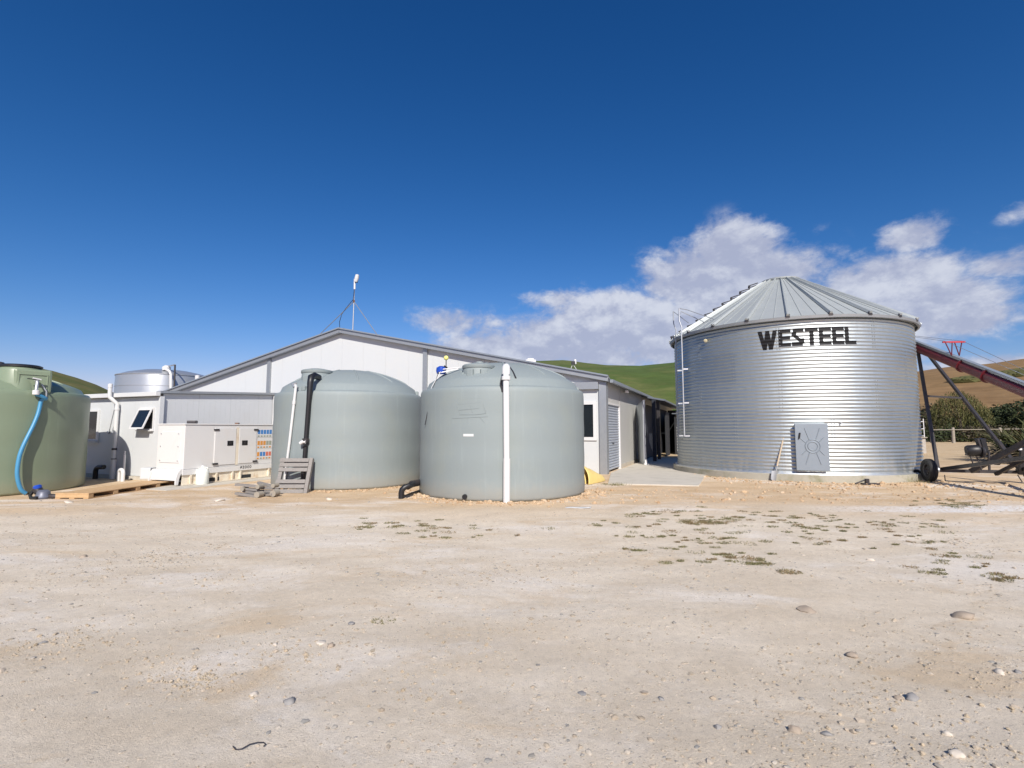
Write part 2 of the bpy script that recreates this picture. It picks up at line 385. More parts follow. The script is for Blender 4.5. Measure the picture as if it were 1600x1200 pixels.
M['hill_mix'] = varied('mixed_pasture', [(.075, .09, .02), (.14, .125, .04), (.08, .10, .022), (.18, .13, .05)], .03, bump=.8, bs_=1.5, bands=True)
hill('hill', [(600, 600), (820, 571), (880, 569), (915, 573), (950, 576), (1000, 577), (1055, 572), (1130, 562), (1220, 585), (1330, 640)], 85, 230, 420, M['hill_green'], -.3, 1)
hill('hill', [(1180, 640), (1300, 592), (1370, 590), (1432, 587), (1480, 581), (1540, 577), (1600, 570), (1800, 560), (2200, 590)], 110, 330, 600, M['hill_brown'], -.3, 2)
hill('hill', [(-900, 600), (-400, 560), (-100, 568), (0, 573), (40, 577), (83, 584), (120, 594), (150, 604), (180, 617), (230, 640), (300, 668)], 100, 280, 500, M['hill_mix'], -.3, 3)
# darker green scrub strips across the brown hill
def strip(pts, r, w, name):
    b = MB(); rnd = random.Random(5)
    for i in range(900):
        k = rnd.random() * (len(pts) - 1); i0 = int(k); f = k - i0
        px = pts[i0][0] * (1 - f) + pts[i0 + 1][0] * f; py = pts[i0][1] * (1 - f) + pts[i0 + 1][1] * f
        wd = (pts[i0][2] * (1 - f) + pts[i0 + 1][2] * f)
        py += rnd.uniform(-1, 1) * wd
        d = raydir(px, py); hd = sqrt(d.x ** 2 + d.y ** 2)
        # march until the ray meets the hill profile
        lo = None
        for q in range(120, 331, 3):
            pt = Vector((0, 0, EYE)) + d * (q / hd); a = atan2(d.x, d.y)
            e = np.interp(a, HB[0], HB[1]); H = EYE + 330 * tan(e); t_ = (q - 110) / 220
            if pt.z <= -.3 + H * sin(t_ * pi / 2) ** 1.15: lo = pt; break
        if lo is None: continue
        s = rnd.uniform(.7, 1.9)
        vs = []; fs = []
        for (x, y, z) in ICO_V:
            vs.append(lo + Vector((x * s * 1.6, y * s, z * s * .55)) * (1 + .25 * noise.noise(Vector((x * 2 + i, y * 2, z * 2)))))
        b.add(vs, ICO_F)
    return b.build(name, M['scrub'], recalc=False)
bm = bmesh.new(); bmesh.ops.create_icosphere(bm, subdivisions=1, radius=1.0)
ICO_V = [tuple(v.co) for v in bm.verts]; bm.verts.ensure_lookup_table(); ICO_F = [tuple(v.index for v in f.verts) for f in bm.faces]; bm.free()
bm = bmesh.new(); bmesh.ops.create_icosphere(bm, subdivisions=2, radius=1.0)
ICO2_V = [tuple(v.co) for v in bm.verts]; ICO2_F = [tuple(v.index for v in f.verts) for f in bm.faces]; bm.free()
_hb = [azel(*p) for p in [(1180, 640), (1300, 592), (1370, 590), (1432, 587), (1480, 581), (1540, 577), (1600, 570), (1800, 560), (2200, 590)]]
HB = ([a for a, e in _hb], [e for a, e in _hb])
M['scrub'] = varied('scrub', [(.06, .065, .022), (.10, .095, .035), (.075, .075, .025)], 3, island=True)
o = strip([(1495, 595, 1), (1520, 593, 2.5), (1545, 590, 2), (1570, 586, 3), (1600, 582, 4), (1680, 576, 5)], 300, 8, 'scrub')
tag(o, 'dark green band of scrub across the dry brown hillside', 'scrub', kind='stuff')

# ------------------------------------------------------------------ frames of reference of the shed
A0 = Vector((3.3, 18.3, 0)); DF = Vector((-.924, .383, 0)).normalized(); DS = Vector((.383, .924, 0)).normalized(); UZ = Vector((0, 0, 1))
def frame(o, x, y, z=UZ):
    return Matrix(((x.x, y.x, z.x, o.x), (x.y, y.y, z.y, o.y), (x.z, y.z, z.z, o.z), (0, 0, 0, 1)))
SH = frame(A0, DF, DS)                        # x along the gable to the left, y back, z up
def on_line(O, D, px):                        # distance along O + s*D (in plan) of the point seen at column px near the horizon
    u = (px - 800) / (F / cos(PITCH)); return (u * O.y - O.x) / (D.x - u * D.y)
def hgt(O, D, s, py):                         # height of the point at plan distance s seen at row py
    p = O + D * s; v = (600 - py) / F
    return EYE + p.y * (sin(PITCH) + v * cos(PITCH)) / (cos(PITCH) - v * sin(PITCH))

W = 23.7; EV = 3.38; AP = 5.96; LEN = 26.0
def barn():
    t = thing('farm_shed', A0, 'long white panelled farm shed with low gable and grey roof edges behind the tanks', 'shed')
    def top(x): return EV + (AP - EV) * (1 - abs(x - W / 2) / (W / 2))
    b = MB(); x = 0.0; step = 1.185
    while x < W - .01:
        x1 = min(W, x + step)
        a, c = x + .0025, x1 - .0025
        xs = [a, c] if not (a < W / 2 < c) else [a, W / 2, c]
        for p, q in zip(xs[:-1], xs[1:]):
            B = [SH @ Vector(v) for v in ((p, 0, 0), (q, 0, 0), (q, .08, 0), (p, .08, 0))]
            T = [SH @ Vector(v) for v in ((p, 0, top(p) - .06), (q, 0, top(q) - .06), (q, .08, top(q) - .06), (p, .08, top(p) - .06))]
            b.hexa(B, T)
        x = x1
    b.build('gable_wall', M['white'], t)
    for nm, yy in (('wall_backing', .085), ('rear_wall', LEN)):
        MB().add([SH @ Vector(v) for v in ((0.1, yy, 0), (W - .1, yy, 0), (W - .1, yy, EV - .1), (W / 2, yy, AP - .12), (.1, yy, EV - .1))], [(0, 1, 2, 3, 4)]).build(nm, M['annexe'], t)
    # right-hand long wall in sheets, leaving the roller door opening
    s_d0, s_d1 = .25, on_line(A0, DS, 968)
    s = 0.0; r = MB()
    r.box((0, .09, 2.58), (.08, s_d1 + .05, EV - .04), SH)
    y = s_d1 + .12
    while y < LEN:
        y1 = min(LEN, y + 2.4); r.box((0, y + .004, .16), (.08, y1 - .004, EV - .04), SH); y = y1
    r.build('side_wall', M['grey_wall'], t)
    r = MB(); y = .09; r.box((W - .08, .09, 0), (W, LEN, EV - .04), SH); r.build('side_wall', M['white'], t)
    MB().box((-.02, s_d1 + .16, 0), (.09, LEN, .155), SH).build('kerb', M['concrete'], t)
    # roller door
    b = MB(); z = .06
    while z < 2.5:
        b.add([SH @ Vector(v) for v in ((.05, s_d0, z), (.05, s_d1 - .05, z), (.012, s_d1 - .05, z + .03), (.012, s_d0, z + .03), (.012, s_d1 - .05, z + .07), (.012, s_d0, z + .07), (.05, s_d1 - .05, z + .1), (.05, s_d0, z + .1))],
              [(0, 1, 2, 3), (3, 2, 4, 5), (5, 4, 6, 7)]); z += .1
    d = b.build('roller_door', M['roller'], t)
    MB().beam(SH @ Vector((0.0, (s_d0 + s_d1) / 2 - .12, 1.05)), SH @ Vector((0.0, (s_d0 + s_d1) / 2 + .12, 1.05)), .03, .03).build('handle', M['black'], d)
    f = MB().box((-.03, s_d1 - .05, 0), (.1, s_d1 + .10, 2.57), SH).box((-.03, .18, 2.5), (.1, s_d1 - .051, 2.572), SH)
    f.build('door_frame', M['pvc'], t)
    # roof: two folded sheets with shallow ribs
    for side in (0, 1):
        b = MB(); n = 60
        ov = .22; xe = -ov if side == 0 else W + ov; sl = (AP - EV) / (W / 2)
        ze = EV - sl * ov + .03; zr = AP + .05
        m = int(LEN / .19); rows = []
        for i in range(m * 4 + 1):
            y = -.25 + i * (LEN + .5) / (m * 4); rb = .03 if i % 4 == 0 else 0
            rows.append((y, rb))
        vs = []
        for (y, rb) in rows:
            for zz in (0, -.02):
                vs.append(SH @ Vector((xe, y, ze + rb + zz))); vs.append(SH @ Vector((W / 2, y, zr + rb + zz)))
        fs = []
        for i in range(len(rows) - 1):
            q = i * 4; fs.append((q, q + 1, q + 5, q + 4)); fs.append((q + 2, q + 6, q + 7, q + 3))
        b.add(vs, fs); b.build('roof', M['roof'], t)
    MB().beam(SH @ Vector((W / 2, -.26, AP + .09)), SH @ Vector((W / 2, LEN + .26, AP + .09)), .5, .05).build('ridge_cap', M['roof'], t)
    # barge boards: a broad channel in two steps, gives the double line along the gable
    for side in (0, 1):
        e = SH @ Vector((-.2 if side == 0 else W + .2, -.13, EV - .03)); a = SH @ Vector((W / 2, -.13, AP + .012))
        MB().beam(e, a, .24, .16).build('barge_board', M['galv_matte'], t)
        e2 = SH @ Vector((-.2 if side == 0 else W + .2, -.20, EV + .085)); a2 = SH @ Vector((W / 2, -.20, AP + .127))
        MB().beam(e2, a2, .22, .055).build('barge_cap', M['flash'], t)
    # posts on the gable
    for px, w in ((418, .20), (664, .20)):
        s_ = on_line(A0, DF, px)
        MB().box((s_ - w / 2, -.09, 0), (s_ + w / 2, -.002, top(s_) - .08), SH).build('post', M['galv_matte'], t)
    MB().box((-.09, -.09, 0), (.17, -.003, EV - .12), SH).box((-.09, -.002, 0), (-.003, .24, EV - .13), SH).build('corner_post', M['galv_matte'], t)
    # horizontal beam at the right of the gable, at eave height
    MB().box((.18, -.16, EV - .36), (5.2, -.004, EV - .10), SH).build('tie_beam', M['galv_matte'], t)
    # window right of the big tank
    w0, w1 = on_line(A0, DF, 927.5), on_line(A0, DF, 890)
    z0, z1 = hgt(A0, DF, w0, 683), hgt(A0, DF, w0, 632)
    f = MB(); fr = .12
    for a, c in (((w0 - fr, -.05, z0 - fr), (w1 + fr, -.003, z0)), ((w0 - fr, -.05, z1), (w1 + fr, -.003, z1 + fr)), ((w0 - fr, -.05, z0), (w0, -.003, z1)), ((w1, -.05, z0), (w1 + fr, -.003, z1)), (((w0 + w1) / 2 - .03, -.04, z0), ((w0 + w1) / 2 + .03, -.003, z1))):
        f.box(a, c, SH)
    fo = f.build('window', M['pvc'], t)
    MB().box((w0, -.012, z0), (w1, -.002, z1), SH).build('pane', M['glass'], fo)
    # gutter along the right eave
    MB().beam(SH @ Vector((-.27, 0, EV - .08)), SH @ Vector((-.27, LEN, EV - .08)), .12, .11).build('gutter', M['flash'], t)
    # the flood light under the eave
    lp = SH @ Vector((-.16, 3.6, EV - .22))
    MB().box((lp.x - .07, lp.y - .1, lp.z - .05), (lp.x + .07, lp.y + .1, lp.z + .05)).build('eave_light', M['pvc'], t)
    return t
barn()

def open_door():
    # tall sheet-clad door standing open beside the shed wall
    s1 = on_line(A0, DS, 994.5); p = A0 + DS * s1 + Vector((.924, -.383, 0)) * .06
    q = G(1008.5, 727); q.z = 0
    d = (q - p); n = Vector((d.y, -d.x, 0)).normalized() * .05
    t = thing('barn_door', p, 'tall pale grey metal-clad door standing open along the shed side wall', 'door')
    h0, h1 = 2.72, 2.86
    MB().hexa([p, q, q + n, p + n], [v + UZ * h for v, h in ((p, h0), (q, h1), (q + n, h1), (p + n, h0))]).build('door_panel', M['galv_sheet'], t, bevel=.006)
    MB().hexa([q - n * .6 - (d.normalized() * .0), q + d.normalized() * .05 - n * .6, q + d.normalized() * .05 + n * 1.5, q + n * 1.5],
              [v + UZ * (h1 + .02) for v in (q - n * .6, q + d.normalized() * .05 - n * .6, q + d.normalized() * .05 + n * 1.5, q + n * 1.5)]).build('edge_strip', M['galv_matte'], t)
    MB().lathe([(.0, 0), (.09, 0), (.11, .05), (.07, .12), (.05, .25), (0, .27)], q + d.normalized() * .18, 12).build('door_stop', M['pvc'], t, smooth=40)
open_door()

def lean_to():
    # low open-sided bay beyond the door: inside shade painted near-black on its walls, posts, then a small white room
    o = thing('lean_to', A0 + DS * 10, 'dark open-sided lean-to with steel posts against the shed side wall', 'lean-to')
    L = frame(A0, Vector((.924, -.383, 0)), DS)       # x outward from the wall
    MB().box((.02, 9.2, 0), (.06, 21, 2.9), L).build('wall', M['bay_shade'], o)
    r = MB()
    y = 8.9
    while y < 25.9:
        r.hexa([L @ Vector(v) for v in ((-.2, y, 3.28), (1.15, y, 3.02), (1.15, y + .22, 3.02), (-.2, y + .22, 3.28))],
               [L @ Vector(v) for v in ((-.2, y, 3.33), (1.15, y, 3.07), (1.15, y + .22, 3.07), (-.2, y + .22, 3.33))])
        r.hexa([L @ Vector(v) for v in ((-.2, y + .2205, 3.30), (1.15, y + .2205, 3.04), (1.15, y + .2995, 3.04), (-.2, y + .2995, 3.30))],
               [L @ Vector(v) for v in ((-.2, y + .2205, 3.37), (1.15, y + .2205, 3.11), (1.15, y + .2995, 3.11), (-.2, y + .2995, 3.37))])
        y += .30
    r.build('roof', M['roof'], o)
    for px in (1022, 1029):
        s = on_line(A0 + Vector((.924, -.383, 0)) * .75, DS, px)
        MB().box((.68, s - .12, 0), (.84, s + .12, 3.03), L).build('post', M['steel_dark'] if px > 1025 else M['bay_shade'], o)
    MB().box((.7, 13.2, 0), (.76, 15.2, 2.6), L).build('dark_panel', M['dark'], o)
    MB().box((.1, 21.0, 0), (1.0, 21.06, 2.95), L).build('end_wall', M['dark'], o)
    # white room
    t = thing('pump_room', A0 + DS * 17, 'small white framed room with tall white door in the gap beside the silo', 'outbuilding')
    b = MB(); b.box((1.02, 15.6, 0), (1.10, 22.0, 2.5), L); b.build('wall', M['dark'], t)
    b = MB()
    for s0, s1, z0, z1 in ((16.2, 16.5, .1, 2.4), (17.4, 17.6, .1, 2.4), (18.6, 19.5, .1, 2.4), (16.5, 18.6, 2.2, 2.4)): b.box((1.105, s0, z0), (1.14, s1, z1), L)
    b.build('door_frame', M['pvc'], t)
    MB().box((1.102, 16.5, .1), (1.12, 17.4, 2.19), L).box((1.102, 17.6, .4), (1.12, 18.6, 2.19), L).build('door', M['white'], t)
    MB().box((.9, 15.4, 2.52), (1.5, 22.2, 2.58), L).build('roof', M['roof'], t)
    MB().beam(L @ Vector((1.55, 15.4, 2.52)), L @ Vector((1.55, 22.2, 2.52)), .1, .12).build('gutter', M['pvc'], t)
    w = L @ Vector((1.45, 16.6, 0))
    k = thing('spare_wheel', w, 'black spare tyre standing in the shadow between shed and silo', 'wheel')
    wheel(w + Vector((0, 0, .33)), Vector((.9, -.2, 0)), .33, .2, k)
def wheel(c, ax, R, wd, parent):
    ax = Vector(ax).normalized(); h = wd / 2
    pr = [(R * .60, -h * .8), (R * .72, -h), (R * .90, -h * .95), (R * .985, -h * .6), (R, -h * .3)]
    prof = pr + [(R - .012, -h * .28), (R - .012, -h * .18), (R, -h * .15), (R, h * .15), (R - .012, h * .18), (R - .012, h * .28)] + [(r, -z) for r, z in pr[::-1]]
    MB().lathe(prof, c, 40, ax, close=True).build('tyre', M['rubber'], parent, smooth=35)
    pr = [(0, -h * .25), (R * .15, -h * .3), (R * .18, -h * .5), (R * .25, -h * .5), (R * .30, -h * .2), (R * .45, -h * .1), (R * .5, -h * .6), (R * .62, -h * .78), (R * .62, h * .78), (R * .5, h * .6), (R * .45, 0), (0, 0)]
    MB().lathe(pr, c, 32, ax).build('rim', M['steel_dark'], parent, smooth=30)
lean_to()

# ------------------------------------------------------------------ annexe at the left
C0 = Vector((-11.0, 16.0, 0))
AF = frame(C0, DF, DS)     # x to the left along the front, y back along the right side
AH = 2.62
def annexe():
    t = thing('annexe', C0, 'low pale grey panelled annexe with white gutter left of the generator', 'building')
    wl = 10.5; s_end = 7.7; zb = AH + .42
    b = MB(); x = 0
    while x < wl:
        b.box((x + .002, 0, .12), (min(wl, x + 1.2) - .003, .07, AH - .02), AF); x += 1.2
    b.build('front_wall', M['annexe'], t)
    MB().box((.05, .02, 0), (wl, .12, AH - .03), AF).box((-.05, -.06, 0), (wl, .0, .11), AF).build('footing', M['concrete'], t)
    def zt(y): return AH + .12 + (zb - AH - .02) * y / 8.0
    b = MB(); y = 0.13
    while y < s_end:
        y1 = min(s_end, y + 1.2)
        # finely ribbed cladding, recessed a little behind the front corner
        n = 6
        for i in range(n):
            a = y + (y1 - y) * i / n; c = y + (y1 - y) * (i + 1) / n - (.008 if i == n - 1 else .002)
            b.hexa([AF @ Vector(v) for v in ((.06, a, .1), (.12, a, .1), (.12, c, .1), (.06, c, .1))], [AF @ Vector(v) for v in ((.06, a, zt(a) - .05), (.12, a, zt(a) - .05), (.12, c, zt(c) - .05), (.06, c, zt(c) - .05))])
        y = y1
    b.build('side_wall', M['annexe'], t)
    b = MB(); b.hexa([AF @ Vector(v) for v in ((.08, .13, 0), (.14, .13, 0), (.14, s_end, 0), (.08, s_end, 0))], [AF @ Vector(v) for v in ((.08, .13, zt(.13) - .06), (.14, .13, zt(.13) - .06), (.14, s_end, zt(s_end) - .06), (.08, s_end, zt(s_end) - .06))])
    b.build('wall_backing', M['grey_wall'], t)
    # cap flashing on the side wall, following the roof's fall
    MB().beam(AF @ Vector((.06, -.02, zt(0) + .005)), AF @ Vector((.06, s_end, zt(s_end) + .005)), .22, .08).build('edge_flashing', M['galv_matte'], t)
    b = MB(); n = 48
    r = MB().hexa([AF @ Vector(v) for v in ((.17, .0, AH + .04), (wl + .1, .0, AH + .04), (wl + .1, s_end, zb + .02), (.17, s_end, zb + .02))],
                  [AF @ Vector(v) for v in ((.17, .0, AH + .09), (wl + .1, .0, AH + .09), (wl + .1, s_end, zb + .07), (.17, s_end, zb + .07))])
    r.build('roof', M['roof'], t)
    # white box gutter
    MB().box((-.03, -.17, AH), (wl + .1, -.02, AH + .135), AF).build('gutter', M['pvc'], t, bevel=.01)
    MB().box((-.03, -.02, .0), (.055, .11, AH - .005), AF).build('corner_trim', M['annexe'], t)
    # awning window, sash pushed out at the foot
    w0 = on_line(C0, DF, 239); w1 = on_line(C0, DF, 218); zl = hgt(C0, DF, w0, 670); zh = hgt(C0, DF, w0, 638.5)
    f = MB(); fr = .045
    for a, c in (((w0 - fr, -.03, zl - fr), (w1 + fr, -.002, zl)), ((w0 - fr, -.03, zh), (w1 + fr, -.002, zh + fr)), ((w0 - fr, -.03, zl), (w0, -.002, zh)), ((w1, -.03, zl), (w1 + fr, -.002, zh))): f.box(a, c, AF)
    fo = f.build('window', M['pvc'], t)
    MB().box((w0, -.006, zl), (w1, -.001, zh), AF).build('opening', M['dark'], fo)
    out = .26
    def sash(x0, x1, k0, k1, y0=0.0, y1=.035):
        def q(x, k, y): zz = zh + (zl - zh) * k; return AF @ Vector((x, -.035 - out * k - y, zz))
        return [q(x0, k0, y0), q(x1, k0, y0), q(x1, k0, y1), q(x0, k0, y1)], [q(x0, k1, y0), q(x1, k1, y0), q(x1, k1, y1), q(x0, k1, y1)]
    b = MB()
    for a in ((w0, w1, 0, .07), (w0, w1, .93, 1), (w0, w0 + .05, .0705, .9295), (w1 - .05, w1, .0705, .9295)): b.hexa(*sash(*a))
    so = b.build('sash', M['pvc'], fo)
    so2 = MB().hexa(*sash(w0 + .05, w1 - .05, .07, .93, .012, .02)).build('pane', M['glass'], fo)
    MB().box((w0 - .05, -.09, zl - .075), (w1 + .05, -.003, zl - .046), AF).build('sill', M['pvc'], fo)
    # tall dark window half hidden by the green tank
    w0 = on_line(C0, DF, 152.5); w1 = w0 + .85; zl = hgt(C0, DF, w0, 686); zh = hgt(C0, DF, w0, 643)
    f = MB(); fr = .10
    for a, c in (((w0 - fr, -.04, zl - .05), (w1 + fr, -.002, zl)), ((w0 - fr, -.04, zh), (w1 + fr, -.002, zh + .06)), ((w0 - fr, -.04, zl), (w0, -.002, zh)), ((w1, -.04, zl), (w1 + fr, -.002, zh))): f.box(a, c, AF)
    fo = f.build('window', M['pvc'], t)
    MB().box((w0, -.012, zl), (w1, -.001, zh), AF).build('pane', M['glass'], fo)
    MB().box((w0 - .1, -.10, zl - .12), (w1 + .1, -.003, zl - .055), AF).build('sill', M['annexe'], fo)
annexe()

def annexe_bits():
    # downpipe with swan neck against the front wall
    s = on_line(C0, DF, 187)
    p0 = AF @ Vector((s, -.12, 0)); p1 = AF @ Vector((s, -.12, .62)); 
    t = thing('vent_pipe', p0, 'white pipe with swan neck rising past the annexe gutter above its roof', 'pipe')
    MB().tube([p0, p1], .085, 16).build('lower_sleeve', M['pvc'], t, smooth=40)
    a = AF @ Vector((s, -.12, AH - .22)); c = AF @ Vector((s + .14, -.28, AH + .0)); d = AF @ Vector((s + .14, -.28, AH + .36))
    MB().tube([p1 - UZ * .02, a - UZ * .05, a, a + (c - a) * .15, a + (c - a) * .85, c, c + UZ * .05, d], .06, 16).build('upper_pipe', M['pvc'], t, smooth=50)
    for z in (.62, AH - .38, .95):
        q = AF @ Vector((s, -.12, z)); MB().lathe([(.055, -.03), (.072, -.03), (.072, .03), (.055, .03)], q, 16, close=True).build('collar', M['pvc'] if z > 1 else M['steel_dark'], t, smooth=40)
    MB().lathe([(.068, -.05), (.068, .06), (.04, .08), (0, .08)], d, 16).build('cap', M['pvc'], t, smooth=40)
    q0 = AF @ Vector((s + .06, -.14, AH - .25)); q1 = P(170, 677, q0.y + .15)
    MB().tube([q0, q1], .014, 6).build('stay_rod', M['galv'], t)
    MB().tube([q1 + Vector((-.06, 0, .05)), q1 + Vector((0, 0, 0)), q1 + Vector((.06, 0, .05))], .03, 6).build('bracket', M['galv'], t)
    # black elbow pipe by the wall
    s = on_line(C0 - DS * .35, DF, 154); a = AF @ Vector((s, -.35, 0))
    t = tag(MB().tube([a, a + UZ * .26, a + UZ * .34 - DF * .04, a + UZ * .38 - DF * .13, a + UZ * .39 - DF * .42], .07, 14).build('black_elbow_pipe', M['black'], smooth=50, origin=a), 'black elbow pipe in the shade at the foot of the annexe wall', 'pipe')
    # white U-bend pipe, thin white stub, pale box near the corner
    s = on_line(C0, DF, 217); a = AF @ Vector((s, -.5, 0)); r = .10
    pts = [a] + [a + UZ * .25 + DF * (-r + r * cos(th)) + UZ * (r * sin(th)) for th in np.linspace(0, pi, 9)] + [a - DF * 2 * r]
    tag(MB().tube(pts, .055, 14).build('white_bend_pipe', M['pvc'], smooth=50, origin=a), 'white U-bend pipe rising from the ground beside the generator', 'pipe')
    a = AF @ Vector((on_line(C0, DF, 208), -.2, 0))
    tag(MB().tube([a, a + UZ * .78], .035, 10).tube([a + UZ * .6, a + UZ * .9], .02, 8).build('thin_standpipe', M['pvc'], smooth=50, origin=a), 'thin white standpipe against the annexe at the edge of the tank shadow', 'pipe')
    a = G(232, 755); a.z = .15
    MBx = MB().box((a.x - .17, a.y - .14, .132), (a.x + .13, a.y + .12, .46))
    tag(MBx.build('foam_box', M['annexe'], bevel=.015, origin=a), 'pale grey square box standing on the end of the long new pallet', 'box')
annexe_bits()

# ------------------------------------------------------------------ plastic water tanks
def dome_z(r, R, zs, zt):
    k = min(1, r / (R * .97)); return zs + .03 + (zt - zs - .03) * (1 - k ** 2) ** .82
def water_tank(name, c, R, zs, zt, m, label, rib_a=0.0, ribs=10, group=None):
    c = Vector((c[0], c[1], 0)); t = thing(name, c, label, 'water tank', group)
    prof = [(0, .004), (R - .04, .004), (R - .01, .03), (R, .07)]
    z = .3
    while z < zs - .25: prof.append((R + .004 * sin(z * 9), z)); z += .12
    prof += [(R, zs - .14), (R * .997, zs - .08), (R * .990, zs - .035), (R * .978, zs - .008), (R * .965, zs), (R * .945, zs + .005), (R * .93, zs + .03)]
    for k in np.linspace(.90, 0.02, 24): prof.append((R * k, dome_z(R * k, R, zs, zt)))
    prof.append((0, zt))
    MB().lathe(prof, c, 128).build('body', m, t, smooth=50)
    b = MB()
    for i in range(ribs):
        a = rib_a + 2 * pi * i / ribs; pts = []; 
        for r in np.linspace(.28, .80, 12) * R:
            pts.append(c + Vector((r * cos(a), r * sin(a), dome_z(r, R, zs, zt) - .005)))
        b.tube(pts, [.008] + [.030] * 10 + [.012], 8)
    b.build('dome_ribs', m, t, smooth=60)
    return t, c
def dome_lid(t, p, zt, r, m, lidm, nub=True):
    # raised manway collar with side pads and a shallow screw lid
    MB().lathe([(r * 1.02, -.5), (r * 1.02, -.06), (r * .99, -.04)], (p[0], p[1], zt), 40).build('manway', m, t, smooth=40)
    l = MB().lathe([(r * 1.05, -.06), (r * 1.07, -.05), (r * 1.07, .01), (r * .98, .035), (r * .5, .075), (0, .085)], (p[0], p[1], zt), 40).build('lid', lidm, t, smooth=40)
    if nub: MB().lathe([(.1, .07), (.1, .10), (.08, .125), (0, .13)], (p[0] + .02, p[1] + .05, zt), 20).build('vent_cap', lidm, l, smooth=40)
T1 = (-.255, 13.54); T2 = (-4.93, 15.64); T3 = (-14.16, 13.50); R0 = 2.13; R3 = 2.35
tank1, c1 = water_tank('water_tank', T1, R0, 2.57, 3.33, M['tank'], 'grey-green plastic water tank in front with white vertical pipe up its face', .35)
p = (-.81, 12.32); dome_lid(tank1, p, 3.10, .37, M['tank'], M['tank'])
for a in (.2, 1.5, 2.9, -1.2, -2.0):
    q = Vector((p[0] + .40 * cos(a), p[1] + .40 * sin(a), 0)); MB().box((-.05, -.08, 2.6), (.05, .08, 3.0), Matrix.Translation(q) @ Matrix.Rotation(a, 4, 'Z')).build('manway_pad', M['tank'], tank1, bevel=.02)
tank2, c2 = water_tank('water_tank', T2, R0, 2.62, 3.38, M['tank'], 'grey-green plastic water tank behind, with black pipe and leaning pallet', .1)
p = (-5.55, 14.5); dome_lid(tank2, p, 3.22, .40, M['tank'], M['tank'], False)
for a in (.4, 1.6, 2.9, -1.0, -1.9):
    q = Vector((p[0] + .42 * cos(a), p[1] + .42 * sin(a), 0)); MB().box((-.05, -.09, 2.6), (.05, .09, 3.08), Matrix.Translation(q) @ Matrix.Rotation(a, 4, 'Z')).build('manway_pad', M['tank'], tank2, bevel=.02)
tank3, c3 = water_tank('water_tank', T3, R3, 2.56, 3.15, M['green'], 'olive green plastic water tank cut by the left edge, blue hose down its side', .3)

